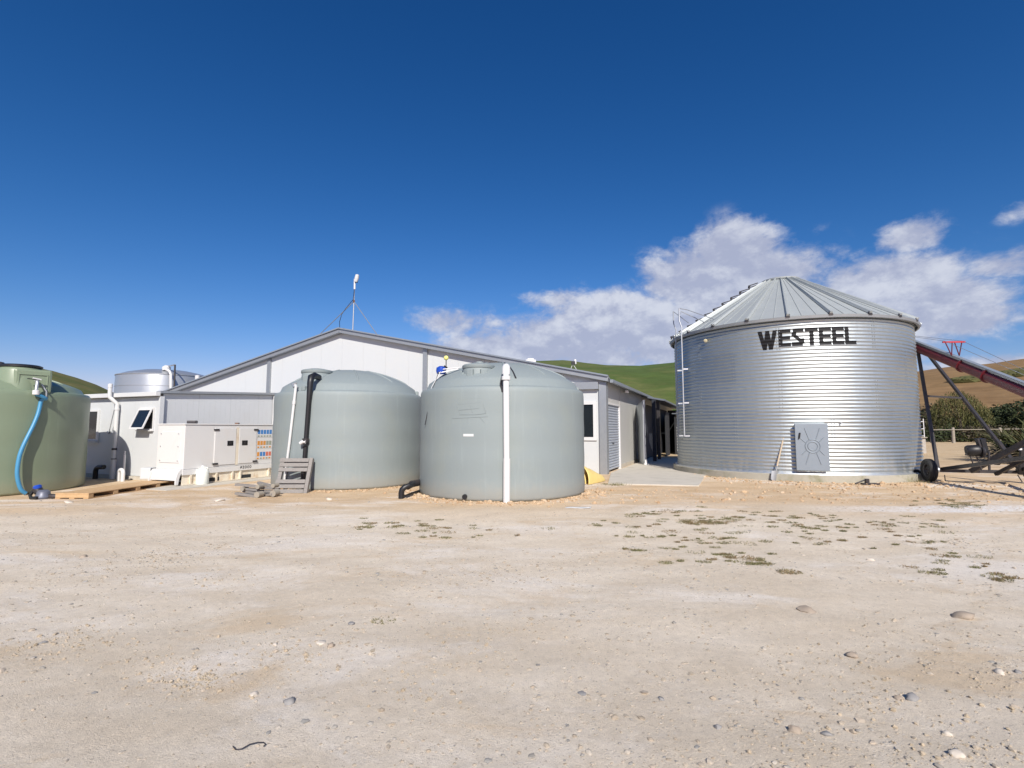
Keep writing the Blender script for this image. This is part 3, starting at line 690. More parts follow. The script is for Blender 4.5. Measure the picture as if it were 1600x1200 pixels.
def tank_extras():
    # ----- white pipe up the front of the front tank
    top = P(790, 573, 11.33); bot = G(791.5, 785); b0 = Vector((bot.x, 11.30, 0))
    t = thing('overflow_pipe', b0, 'tall white pipe standing against the front tank', 'pipe')
    MB().tube([b0, Vector((b0.x + .003, b0.y, .95))], .078, 18).build('lower_sleeve', M['pvc'], t, smooth=40)
    MB().tube([Vector((b0.x, b0.y, .9)), Vector((top.x + .01, 11.30, 2.78)), Vector((top.x + .01, 11.32, 2.86))], .068, 18).build('pipe_run', M['pvc'], t, smooth=40)
    e = Vector((top.x + .01, 11.34, 2.86))
    MB().tube([e - UZ * .05, e + UZ * .03, e + Vector((0, .04, .09)), e + Vector((0, .12, .12)), e + Vector((0, .30, .12))], .09, 18).build('elbow', M['pvc'], t, smooth=60)
    MB().lathe([(.08, -.04), (.1, -.04), (.1, .04), (.08, .04)], Vector((top.x + .01, 11.30, 2.72)), 18, close=True).build('collar', M['pvc'], t, smooth=40)
    MB().tube([Vector((b0.x - .10, 11.47, 2.75)), Vector((b0.x - .13, 11.43, 2.6)), Vector((b0.x - .09, 11.42, 2.42))], .03, 8).build('strap', M['steel_dark'], t, smooth=40)
    # black cable looping over the dome
    pts = [P(783, 569, 13.2), P(789, 572, 12.7), P(797, 580, 12.2), P(802, 590, 11.9), P(806, 598, 11.65)]
    for q in pts: 
        r = sqrt((q.x - c1.x) ** 2 + (q.y - c1.y) ** 2); q.z = max(q.z, dome_z(r, R0, 2.57, 3.33) + .012) if r < 2.05 else q.z
    tag(MB().tube(pts, [.008, .012, .014, .016, .02], 8).build('dome_cable', M['steel_dark'], smooth=60, origin=pts[0]), 'dark cable lying over the dome of the front tank right of its manway', 'cable')
    # white name plate, bung
    def onwall(px, z, c, dr, R0=2.13): 
        u = (px - 800) / (F / cos(PITCH)); 
        # nearest hit of the vertical line of sight with the tank wall
        A = u * u + 1; B = -2 * (u * c.x + c.y); CC = c.x ** 2 + c.y ** 2 - (R0 + dr) ** 2
        y = (-B - sqrt(max(0.0, B * B - 4 * A * CC))) / (2 * A); return Vector((u * y, y, z))
    a = onwall(724, 1.43, c1, .008); d = onwall(740, 1.43, c1, .008)
    MB().hexa([a, d, d + Vector((0, .01, 0)), a + Vector((0, .01, 0))], [v + UZ * .055 for v in (a, d, d + Vector((0, .01, 0)), a + Vector((0, .01, 0)))]).build('name_plate', M['pvc'], tank1)
    q = onwall(728.5, .10, c1, -.05)
    MB().tube([q, q + Vector((-.02, -.12, 0))], .055, 14).build('drain_bung', M['black'], tank1, smooth=40)
    # moulded emblem: faint raised lines on the wall
    b = MB()
    def line(px0, py0, px1, py1):
        pts = []
        for k in np.linspace(0, 1, 8):
            px = px0 + (px1 - px0) * k; py = py0 + (py1 - py0) * k
            w = onwall(px, 0, c1, .0); w.z = P(px, py, w.y).z; pts.append(w)
        b.tube(pts, .0045, 5)
    for l in ((712, 624, 752, 622), (752, 622, 759, 646), (759, 646, 742, 648), (714, 632, 750, 629), (716, 641, 748, 638), (712, 624, 718, 648), (718, 648, 742, 648), (734, 632, 738, 645), (706, 654, 762, 651), (706, 654, 708, 662), (730, 653, 731, 662), (750, 652, 757, 661)): line(*l)
    b.build('moulded_emblem', M['tank'], tank1, smooth=60)
    # lifting lugs on the shoulders
    def lug(c, zs, a, t, m):
        q = c + Vector((cos(a), sin(a), 0)) * R0 * .93; MM = Matrix.Translation(q) @ Matrix.Rotation(a, 4, 'Z')
        MB().box((-.12, -.06, zs), (.06, .06, zs + .13), MM).build('lifting_lug', m, t, bevel=.02)
    lug(c1, 2.57, radians(4), tank1, M['tank']); lug(c1, 2.57, radians(172), tank1, M['tank']); lug(c2, 2.62, radians(5), tank2, M['tank']); lug(c2, 2.62, radians(187), tank2, M['tank']); lug(c2, 2.62, radians(-110), tank2, M['tank'])
    # ----- level float with yellow ball and blue body on the front tank
    q = P(693, 592, 12.75); zb = dome_z(sqrt((q.x - c1.x) ** 2 + (q.y - c1.y) ** 2), R0, 2.57, 3.33)
    q.z = zb
    t = thing('level_gauge', q, 'blue level gauge with yellow ball on the left shoulder of the front tank', 'gauge')
    MB().lathe([(0, 0), (.11, .01), (.13, .08), (.12, .16), (.05, .2), (0, .2)], q + Vector((-.06, 0, .05)), 18).build('gauge_body', M['blue'], t, smooth=50)
    MB().tube([q + Vector((.0, 0, .15)), q + Vector((.06, 0, .25))], .05, 10).build('gauge_neck', M['black'], t, smooth=40)
    MB().tube([q + Vector((.06, 0, .22)), q + Vector((.06, 0, .42))], .012, 8).build('stem', M['steel_dark'], t)
    MB().add([q + Vector((.06, 0, .46)) + Vector(v) * .062 for v in ICO2_V], ICO2_F).build('ball', M['yball'], t, smooth=80)
    MB().beam(q + Vector((-.12, -.1, .07)), q + Vector((.38, -.1, .17)), .03, .03).beam(q + Vector((.0, -.12, .16)), q + Vector((.42, -.08, .21)), .06, .02).build('lever', M['pvc'], t)
    for i, (px, py, mm, nm, lb) in enumerate(((664, 664, 'steel_dark', 'dark_rod', 'thin dark rod leaning on the left shoulder of the front tank'), (665, 633, 'pvc', 'pale_rod', 'short pale rod leaning on the left shoulder of the front tank'))):
        a = q + Vector((-.10 + .05 * i, -.14, .10)); e = P(px, py, 12.4 + i * .15)
        mid = (a + e) / 2 + Vector((-.02, -.10, .03))
        tag(MB().tube([a, mid, e], .010 - .002 * i, 6).build(nm, M[mm], origin=e), lb, 'rod')
    # black outlet pipe between the two tanks
    b1 = G(627, 779); e = onwall(661, .26, c1, -.1)
    t = thing('outlet_pipe', Vector((b1.x, b1.y, 0)), 'black elbow pipe lying at the foot between the two grey-green tanks', 'pipe')
    k = Vector((b1.x, b1.y, .23))
    MB().tube([Vector((b1.x, b1.y, -.05)), k - UZ * .1, k - UZ * .03 + Vector((.015, 0, 0)), k + Vector((.07, .01, .03)), k + Vector((.14, .02, .035)), Vector((e.x - .12, (k.y + e.y) / 2, .265))], .068, 16).build('elbow', M['black'], t, smooth=50)
    MB().tube([Vector((e.x - .16, (k.y + e.y) / 2, .265)), Vector((e.x + .1, e.y + .1, .265))], .082, 16).build('coupling', M['steel_dark'], t, smooth=50)
    MB().tube([k + Vector((.1, .05, -.17)), Vector((e.x, e.y - .03, .06))], .03, 8).build('hose', M['black'], t, smooth=50)
    # ----- black hose pipe and thin white pipe on the rear tank
    a = onwall(483, 2.9, c2, .06); f = onwall(475, .1, c2, .10)
    t = thing('black_filler_pipe', Vector((f.x, f.y, 0)), 'fat black pipe running down the face of the rear tank', 'pipe')
    MB().tube([a + Vector((.04, .45, .10)), a + Vector((.02, .20, .12)), a + Vector((0, .02, .06)), a + Vector((0, -.03, -.08)), onwall(481, 2.3, c2, .06), onwall(479, 1.5, c2, .07), onwall(477.5, .8, c2, .08), f], [.08, .09, .09, .08, .062, .058, .055, .055], 16).build('pipe_run', M['black'], t, smooth=60)
    MB().tube([onwall(470, 1.22, c2, .12), onwall(475, 1.27, c2, .12), onwall(479, 1.26, c2, .12)], .05, 8).build('hose_clip', M['pvc'], t, smooth=50)
    MB().tube([onwall(474, 1.12, c2, .14), onwall(479, 1.18, c2, .14)], .02, 8).build('valve_lever', M['black'], t)
    MB().lathe([(.065, -.05), (.085, -.05), (.085, .05), (.065, .05)], onwall(478.3, 1.3, c2, .08), 16, close=True).build('collar', M['steel_dark'], t, smooth=40)
    a = onwall(460, 2.73, c2, .05); f = onwall(447, .1, c2, .05)
    t = thing('thin_white_pipe', Vector((f.x, f.y, 0)), 'thin white pipe running down the left side of the rear tank', 'pipe')
    MB().tube([a + Vector((-.10, .25, .0)), a + Vector((-.06, .1, .05)), a, onwall(458.5, 2.4, c2, .05), onwall(453, 1.2, c2, .05), f], .035, 12).build('pipe_run', M['pvc'], t, smooth=50)
    MB().tube([a + Vector((-.05, 0, -.02)), a + Vector((-.12, .05, .06)), a + Vector((-.03, .12, .1))], .03, 8).build('tap', M['galv'], t, smooth=50)
    MB().tube([onwall(458.2, 2.35, c2, .05), onwall(457.8, 2.25, c2, .05)], .045, 10).build('collar', M['pvc'], t, smooth=50)
    # ----- manway on the green tank, black lid, hose
    p = Vector((-12.32, 13.03, 0)); zt = 3.14
    mw = MB().lathe([(.50, -.85), (.48, -.45), (.44, -.1), (.42, -.04), (.38, 0)], (p.x - .18, p.y - .08, zt), 36).build('manway', M['green'], tank3, smooth=50)
    MB().lathe([(.40, 0), (.42, .01), (.42, .05), (.36, .075), (0, .085)], (p.x - .18, p.y - .08, zt), 36).build('lid', M['black'], tank3, smooth=40)
    ax = Vector((.80, -.6, 0)).normalized(); side = Vector((.6, .8, 0)).normalized()
    BM = frame(Vector((p.x, p.y, 0)), side, ax * -1)
    MB().box((-.36, -.36, 2.5), (.36, .25, zt - .05), BM).build('outlet_box', M['green'], tank3, bevel=.05)
    rec = MB(); 
    for x0, x1, z0, z1 in ((-.28, .28, 2.95, 2.975), (-.28, -.255, 2.55, 2.95), (.255, .28, 2.55, 2.95)): rec.box((x0, -.375, z0), (x1, -.345, z1), BM)
    rec.build('moulded_rim', M['green'], tank3, bevel=.008)
    def bx(x, y, z): return BM @ Vector((x, y, z))
    v = thing('hose_valve', bx(0, -.4, 2.7), 'small metal tap with grey fittings on the green tank inlet box', 'tap')
    MB().tube([bx(.05, -.36, 2.80), bx(.05, -.50, 2.80), bx(.04, -.56, 2.76), bx(.03, -.57, 2.55)], .035, 12).build('tap_body', M['galv'], v, smooth=50)
    MB().beam(bx(-.14, -.52, 2.84), bx(.10, -.50, 2.82), .035, .02).build('handle', M['black'], v)
    MB().beam(bx(-.04, -.53, 2.86), bx(.12, -.50, 2.83), .04, .03).build('lever', M['pvc'], v)
    MB().tube([bx(.15, -.42, 2.72), bx(.24, -.48, 2.55), bx(.25, -.47, 2.42), bx(.20, -.45, 2.32)], .018, 8).build('drain_tube', M['galv_matte'], v, smooth=50)
    MB().lathe([(.05, -.06), (.07, -.05), (.07, .05), (.05, .06)], bx(.03, -.57, 2.5), 16).build('hose_nut', M['pvc'], v, smooth=40)
    h = [bx(.03, -.57, 2.46)]; w = onwall(68, 0, c3, .10, R3); h.append(Vector((w.x, w.y, 2.36)))
    for px, py in ((65, 625), (60, 645), (52, 665), (42, 685), (35, 700), (30, 715), (27, 735), (28, 750), (33, 765), (40, 774)):
        w = onwall(px, 0, c3, .07, R3); q = P(px, py, w.y); q.z = max(q.z, .04); h.append(q)
    # resample smoothly
    hp = []
    for i in range(len(h) - 1):
        p0 = h[max(i - 1, 0)]; p1_ = h[i]; p2 = h[i + 1]; p3 = h[min(i + 2, len(h) - 1)]
        for s in (0, .25, .5, .75):
            hp.append(.5 * ((2 * p1_) + (p2 - p0) * s + (2 * p0 - 5 * p1_ + 4 * p2 - p3) * s * s + (3 * p1_ - p0 - 3 * p2 + p3) * s ** 3))
    hp.append(h[-1])
    tag(MB().tube(hp, .045, 12).build('blue_hose', M['blue_hose'], smooth=60, origin=h[-1]), 'light blue hose hanging down the face of the green tank', 'hose')
tank_extras()

def pump():
    p = G(66, 779); p.z = 0
    t = thing('transfer_pump', p, 'small grey pump with blue cap on the ground before the green tank', 'pump')
    MB().lathe([(0, 0), (.15, 0), (.17, .04), (.13, .1), (.12, .16), (.07, .2), (0, .2)], p + Vector((.02, 0, .0)), 20).build('housing', M['pump_grey'], t, smooth=40)
    MB().lathe([(.05, 0), (.09, .02), (.09, .14), (.05, .17), (0, .17)], p + Vector((-.08, .02, .12)), 18, axis=(-.5, -.1, .8)).build('motor', M['steel_dark'], t, smooth=40)
    MB().lathe([(0, 0), (.08, 0), (.085, .05), (.05, .08), (0, .08)], p + Vector((-.12, .0, .23)), 18, axis=(-.2, -.1, .9)).build('cap', M['blue'], t, smooth=40)
    MB().tube([p + Vector((-.2, -.02, .18)), p + Vector((-.24, -.05, .08)), p + Vector((-.12, -.15, .03)), p + Vector((.05, -.18, .04))], .035, 10).build('suction_hose', M['black'], t, smooth=50)
    MB().tube([p + Vector((.1, .02, .06)), p + Vector((.24, .0, .05)), p + Vector((.32, .03, .04))], .055, 12).build('outlet', M['steel_dark'], t, smooth=50)
pump()

# ------------------------------------------------------------------ pallets
def long_pallet():
    a = G(138, 779.5); b = G(278, 757); ax = (b - a).normalized(); L = (b - a).length; nx = Vector((-ax.y, ax.x, 0)); Wd = .78
    Q = frame(Vector((a.x, a.y, 0)), ax, nx)
    t = thing('timber_pallet', Vector((a.x, a.y, 0)), 'long new pine pallet lying flat before the annexe', 'pallet')
    n = 5
    for i in range(n):
        x = .0 + (L - .14) * i / (n - 1)
        MB().box((x, 0, .022), (x + .14, Wd, .105), Q).build('bearer', M['newwood'], t, bevel=.004)
    k = 0; x = 0
    b_ = MB(); w = .13; g = 6
    for i in range(g):
        y0 = i * (Wd - w) / (g - 1); MB().box((-.005, y0 - .003, .1065), (L + .005, y0 + w, .128), Q).build('top_board', M['newwood'], t, bevel=.003)
    for y0 in (0, Wd / 2 - .06, Wd - .12): MB().box((0, y0, .0), (L, y0 + .12, .0205), Q).build('bottom_board', M['newwood'], t)
long_pallet()

def leaning_pallet():
    # foot on the ground, head against the rear tank
    fl = G(428, 771); fr = G(479, 771); fl.z = fr.z = 0
    xd = (fr - fl).normalized(); Wd = (fr - fl).length * 1.0
    tl = P(440, 716, fl.y + .42); tr_ = P(489, 714, fr.y + .42)
    up = ((tl + tr_) / 2 - (fl + fr) / 2); H = up.length; ud = up.normalized()
    nd = xd.cross(ud).normalized()
    if nd.y > 0: nd = -nd
    Q = Matrix(((xd.x, ud.x, nd.x, fl.x), (xd.y, ud.y, nd.y, fl.y), (xd.z, ud.z, nd.z, fl.z), (0, 0, 0, 1)))
    t = thing('timber_pallet', (fl + fr) / 2, 'weathered grey pallet with a missing slat leaning on the rear tank', 'pallet')
    for x0 in (0, Wd - .09):
        MB().box((x0, .0, -.10), (x0 + .09, H, -.001), Q).build('runner', M['oldwood'], t, bevel=.004)
    ys = [.01, .135, .27, .62, .76, .90]
    rnd = random.Random(3)
    for i, f in enumerate((.0, .135, .27, .60, .735, .87)):
        y0 = f * H; e = rnd.uniform(-.015, .015)
        MB().box((-.01 + e, y0, .0), (Wd - .085 + e * .5, y0 + .105 * H, .020), Q).build('slat', M['oldwood'], t, bevel=.004)
    for f in (.02, .28, .88): MB().box((.0, f * H, -.122), (Wd, f * H + .1, -.102), Q).build('back_slat', M['oldwood'], t)
leaning_pallet()

def broken_pallet():
    p = G(396, 777); p.z = 0
    t = thing('broken_pallet', p, 'pile of short grey weathered pallet rails beside the leaning pallet', 'pallet')
    rnd = random.Random(8)
    for st, (a_px, e_px, ya) in enumerate((((370, 774), (405, 778), 0), ((405, 776), (428, 772), 1))):
        pass
    def rail(px0, py0, px1, py1, y, nm='rail'):
        a = P(px0, py0, y); b = P(px1, py1, y - .25 if nm == 'rail' else y); 
        MB().beam(a, b, .09, .055).build('rail', M['oldwood'], t, bevel=.004)
    for (x0, y0, x1, y1, d) in ((369, 757, 403, 760, 12.6), (378, 763, 404, 766, 12.6), (381, 767, 404, 771, 12.6), (369, 771, 402, 776, 12.35),
                                (404, 754, 426, 760, 12.7), (405, 762, 427, 763, 12.6), (406, 767, 427, 768, 12.6), (404, 775, 427, 772, 12.45)):
        rail(x0, y0, x1, y1, d)
    for (x, y, r, d) in ((403, 760.5, .055, 12.25), (402, 773, .07, 12.05), (427, 759, .05, 12.35), (427, 771, .075, 12.2), (379, 764, .05, 12.45)):
        q = P(x, y, d); q.z = max(q.z, r)
        MB().tube([q + Vector((0, -.03, 0)), q + Vector((.03, .16, 0))], r, 12).build('end_block', M['post'], t, smooth=40)
broken_pallet()

# ------------------------------------------------------------------ generator
def generator():
    N = G(292, 758); N.z = 0
    O = Vector((-9.22, 14.5, 0)); Q = frame(O, DS, DF)      # x along the long side (back), y across to the left
    L = 3.75; Wd = 1.15; Z0 = .46; Z1 = 1.74
    t = thing('generator', O, 'white boxed diesel generator on a steel skid with coloured stickers on its side', 'generator')
    MB().box((0, 0, Z0), (L, Wd, Z1 - .03), Q).build('canopy', M['gen'], t, bevel=.012)
    MB().box((-.02, -.02, Z1 - .028), (L + .02, Wd + .02, Z1 + .01), Q).build('roof_lip', M['gen'], t, bevel=.008)
    # end face: removable panel
    pn = MB().box((-.016, .18, Z0 + .18), (-.001, Wd - .14, Z1 - .22), Q).build('end_panel', M['gen'], t, bevel=.004)
    for y in (.22, Wd - .18):
        for z in (Z0 + .24, (Z0 + Z1) / 2, Z1 - .28):
            q = Q @ Vector((-.018, y, z)); MB().tube([q, q - DS * .015], .016, 8).build('bolt', M['galv'], pn)
    # long side: doors at columns read from the picture
    cols = [on_line(O, DS, px) for px in (336, 369, 374, 401)]
    g = .012
    for i, (a, b) in enumerate(((cols[0], cols[1]), (cols[2], cols[3]))):
        d = MB().box((a, -.022, Z0 + .06), (b, -.002, Z1 - .12), Q).build('door', M['gen'], t, bevel=.004)
        # recessed latch: black plate, small lever
        m_ = b - .20 if i == 0 else a + .20; z = (Z0 + Z1) / 2 + .06
        lt = MB().box((m_ - .10, -.030, z - .075), (m_ + .10, -.023, z + .075), Q).build('latch', M['black'], d)
        MB().box((m_ - .04, -.040, z - .03), (m_ + .03, -.031, z + .03), Q).build('latch_lever', M['steel_dark'], d)
        hx = a if i == 0 else b
        for z in (Z0 + .10, Z1 - .17):
            s = 1 if i == 0 else -1
            MB().box((min(hx - s * .05, hx + s * .12), -.042, z - .025), (max(hx - s * .05, hx + s * .12), -.023, z + .025), Q).build('hinge', M['steel_dark'], d)
    MB().box((cols[1] + .012, -.014, Z0 + .03), (cols[2] - .012, -.002, Z1 - .1), Q).build('centre_post', M['gen_skid'], t)
    # sticker sheet: three rows of coloured tiles over small grey strips of print
    a = on_line(O, DS, 402.5); b = on_line(O, DS, 425)
    rows = [(1.50, ['sblue'] * 5), (1.14, ['orange', 'orange', 'orange', 'sgrey', 'sgrey']), (.78, ['orange', 'sblue', 'sblue', 'sred', 'sred'])]
    for z, cs in rows:
        w = (b - a) / 5
        sh = MB().box((a - .02, -.006, z - .18), (b + .02, -.002, z + .08), Q).build('sticker_sheet', M['pvc'], t)
        for i, c in enumerate(cs):
            MB().box((a + i * w + .012, -.0095, z - .07), (a + (i + 1) * w - .012, -.0065, z + .065), Q).build('sticker', M[c], sh)
            MB().box((a + i * w + .012, -.0095, z - .16), (a + (i + 1) * w - .03, -.0065, z - .115), Q).build('print_strip', M['sgrey' if i % 2 else 'orange'] if z < 1.4 else M['sgrey'], sh)
    # skid
    sk = MB().box((-.03, -.03, .30), (L + .03, Wd + .03, Z0 - .004), Q).build('skid_rail', M['gen'], t, bevel=.008)
    b_ = MB(); b_.box((.0, .02, .05), (L, .05, .298), Q); b_.build('skid_web', M['gen_skid'], t)
    b_ = MB(); b_.box((0, Wd - .05, .05), (L, Wd - .02, .298), Q); b_.build('skid_web', M['gen_skid'], t)
    MB().box((0, -.03, .02), (L, .08, .048), Q).build('skid_flange', M['gen_skid'], t)
    for px in (300, 312, 340, 365, 377, 421):
        s = on_line(O, DS, px); MB().box((s, -.03, .05), (s + .05, .018, .298), Q).build('stiffener', M['gen_skid'], t)
    for px in (338, 388):
        s = on_line(O, DS, px); MB().box((s - .22, .010, .06), (s + .18, .0195, .16), Q).build('fork_pocket', M['dark'], t)
    # curved end apron of the skid
    pts = []
    b_ = MB()
    for i, (x, z) in enumerate(((-.02, .46), (-.06, .44), (-.11, .36), (-.145, .24), (-.155, .16))): pts.append((x, z))
    for (x0, z0), (x1, z1) in zip(pts[:-1], pts[1:]):
        b_.hexa([Q @ Vector(v) for v in ((x0, .0, z0), (x0, Wd, z0), (x0 + .03, Wd, z0), (x0 + .03, 0, z0))], [Q @ Vector(v) for v in ((x1, .0, z1), (x1, Wd, z1), (x1 + .03, Wd, z1), (x1 + .03, 0, z1))])
    b_.build('end_apron', M['gen'], t)
    for y in (-.02, Wd - .04):
        b_ = MB(); pr = [(-.03, .46), (-.08, .46), (-.15, .38), (-.20, .2), (-.20, .05), (-.13, .05), (-.11, .2), (-.07, .33), (-.03, .34)]
        vs0 = [Q @ Vector((x, y, z)) for x, z in pr]; vs1 = [Q @ Vector((x, y + .05, z)) for x, z in pr]; n = len(pr)
        b_.add(vs0 + vs1, [tuple(range(n)), tuple(range(n, 2 * n))[::-1]] + [(i, (i + 1) % n, n + (i + 1) % n, n + i) for i in range(n)]); b_.build('lifting_bracket', M['gen'], t)
    # exhaust cap and cable on the roof
    q = Q @ Vector((.38, .25, Z1 + .01)); MB().box((-.12, -.1, 0), (.12, .1, .09), Matrix.Translation(q) @ Matrix.Rotation(.3, 4, 'Z')).build('exhaust_cap', M['steel_dark'], t, bevel=.02)
    q = Q @ Vector((1.75, .1, Z1 + .01)); MB().box((-.05, -.05, 0), (.05, .05, .04), Matrix.Translation(q)).build('lifting_eye', M['rust'], t)
    # stencilled number on the skid rail
    s0 = on_line(O, DS, 377)
    G5 = {'A': ["01110", "10001", "11111", "10001", "10001"], '3': ["11110", "00001", "01110", "00001", "11110"], '0': ["01110", "10001", "10001", "10001", "01110"]}
    b_ = MB()
    for i, ch in enumerate("A3300"):
        for r_, row in enumerate(G5[ch]):
            for c_, bit in enumerate(row):
                if bit == '1':
                    x = s0 + i * .085 + c_ * .0125; z = .425 - r_ * .017
                    b_.box((x, -.0345, z), (x + .0122, -.0315, z + .0167), Q)
    b_.build('stencilled_number', M['ink'], t)
    # concrete pad under it
generator()

def jug():
    p = G(315.5, 757); p.z = 0
    t = thing('plastic_drum', p, 'small white plastic drum with cap in front of the generator', 'drum')
    MB().lathe([(0, 0), (.155, 0), (.17, .02), (.17, .34), (.16, .40), (.11, .455), (.05, .475), (0, .475)], p, 32).build('drum_body', M['jug'], t, smooth=40)
    MB().lathe([(.05, .47), (.05, .53), (.03, .545), (0, .545)], p, 20).build('cap', M['pvc'], t, smooth=40)
    MB().tube([p + Vector((.13, -.02, .38)), p + Vector((.16, -.02, .48)), p + Vector((.05, -.02, .5))], .016, 8).build('handle', M['jug'], t, smooth=50)
jug()

def side_pipe():
    s = on_line(C0, DS, 428.5); p = C0 + DS * s + Vector((.924, -.383, 0)) * .06
    tag(MB().box((-.10, -.06, 0), (.10, .06, 2.88), frame(Vector((p.x, p.y, 0)), DS, DF)).build('white_downpipe', M['pvc'], origin=Vector((p.x, p.y, 0))), 'square white downpipe on the ribbed annexe wall beside the rear tank', 'downpipe')
side_pipe()

# ------------------------------------------------------------------ stainless tank behind the annexe
def steel_tank():
    c = Vector((-22.4, 33.0, 0)); R = 2.62; H = 4.93
    t = thing('milk_silo', c, 'round stainless steel tank showing above the annexe roof', 'tank')
    MB().lathe([(0, 0), (R, 0), (R, H - .06), (R - .02, H), (R * .8, H + .20), (R * .5, H + .38), (R * .2, H + .46), (0, H + .48)], c, 96).build('body', M['steel_tank'], t, smooth=25)
    MB().lathe([(R + .002, H - .05), (R + .03, H - .05), (R + .03, H - .0), (R + .002, H + .005)], c, 96, close=True).build('rim_band', M['galv_matte'], t, smooth=25)
    for z in (H - .75, H - 1.5): MB().lathe([(R + .002, z), (R + .012, z), (R + .012, z + .03), (R + .002, z + .03)], c, 96, close=True).build('weld_band', M['galv_matte'], t, smooth=25)
    q = P(261, 577, 31.2); a = P(267, 612, 30.4)
    MB().tube([a - UZ * 3.2, a, P(267, 585, 30.5), P(265, 580, 30.6), P(259, 577, 30.8)], .075, 12).build('filler_pipe', M['pvc'], t, smooth=50)
    MB().tube([P(273.5, 612, 30.3) - UZ * 3.2, P(273.5, 570, 30.3)], .05, 8).build('ladder_rail', M['steel_dark'], t)
    MB().tube([P(273.5, 570, 30.3), P(264, 572, 31.3), P(258, 574, 31.6)], .04, 8).build('hand_rail', M['galv'], t)
    b = MB(); q = P(260, 576, 31.4); b.lathe([(0, -.12), (.22, -.1), (.24, .08), (.1, .2), (0, .2)], q, 16); b.build('vent_cap', M['pvc'], t, smooth=50)
    q = P(308.5, 592, 31.5); MB().lathe([(.12, -.3), (.14, .2), (0, .25)], q, 14).build('inspection_port', M['pvc'], t, smooth=40)
steel_tank()

# ------------------------------------------------------------------ roof aerials
def aerials():
    k = frame(A0, DF, DS)
    b0 = P(551, 517.5, 23.6); z0 = AP - .25
    t = thing('antenna_mast', Vector((b0.x, b0.y, z0)), 'thin steel mast with guy wires and small antenna on the shed ridge', 'antenna')
    j = P(553, 471, 23.6); top = P(555.5, 432, 23.6)
    MB().tube([Vector((b0.x, b0.y, z0)), j, P(554, 450, 23.6)], [.028, .026, .022], 8).build('pole', M['galv'], t, smooth=50)
    MB().tube([P(554, 452, 23.6), P(554.3, 436, 23.6)], .045, 8).build('top_pole', M['pvc'], t, smooth=50)
    MB().lathe([(0, -.20), (.07, -.19), (.10, -.02), (.085, .14), (0, .17)], P(557.5, 434, 23.5), 14, axis=(.25, -.2, 1)).build('radio_head', M['pvc'], t, smooth=40)
    MB().box((-.05, -.05, -.1), (.05, .05, .05), Matrix.Translation(P(557, 438, 23.55))).build('clamp', M['black'], t)
    for (px, py, y) in ((497, 524, 24.6), (590, 523, 22.5)): MB().tube([j, P(px, py + 1, y)], .018, 6).build('guy_wire', M['galv_matte'], t)
    pts = [P(553.5, 452, 23.55), P(552, 468, 23.5), P(541, 481, 23.2), P(534, 491, 23.1), P(530.5, 503, 23.0), P(531, 516, 22.9)]
    MB().tube(pts, .014, 6).build('aerial_cable', M['black'], t, smooth=60)
    MB().lathe([(0, -.06), (.05, -.05), (.05, .05), (0, .06)], j, 10).build('collar', M['rust'], t)
    q = P(897, 573, 21.0)
    t = thing('weather_station', q, 'small roof camera on a tripod bracket above the right slope of the shed', 'camera')
    MB().tube([q + Vector((-.15, 0, -.12)), q + Vector((-.05, 0, .12))], .012, 6).tube([q + Vector((.10, 0, -.12)), q + Vector((-.05, 0, .12))], .012, 6).build('tripod', M['pvc'], t)
    MB().box((-.10, -.08, .1), (.04, .08, .22), Matrix.Translation(q)).build('camera_body', M['black'], t)
    MB().box((.0, -.07, .10), (.09, .07, .30), Matrix.Translation(q)).build('housing', M['pvc'], t, bevel=.02)
    q = P(829, 565, 21.5)
    t = thing('roof_vent', q, 'low white vent box on the right slope of the shed roof', 'vent')
    MB().box((-.22, -.2, -.2), (.22, .2, .06), Matrix.Translation(q)).build('vent_base', M['pvc'], t, bevel=.02)
    MB().box((-.14, -.15, .062), (.14, .15, .12), Matrix.Translation(q)).build('vent_cowl', M['pvc'], t, bevel=.02)
    # flue above the green tank
    q = Vector((-25.2, 25.0, 0))
    t = thing('flue', q, 'dark chimney flue poking up above the green tank at the left edge', 'chimney')
    MB().tube([q, Vector((q.x, q.y, 4.8))], .16, 14).build('flue_pipe', M['steel_dark'], t, smooth=40)
    MB().lathe([(.2, 4.7), (.22, 4.72), (.16, 4.86), (0, 4.9)], Vector((q.x, q.y, 0)), 14).build('cowl', M['steel_dark'], t, smooth=40)
aerials()

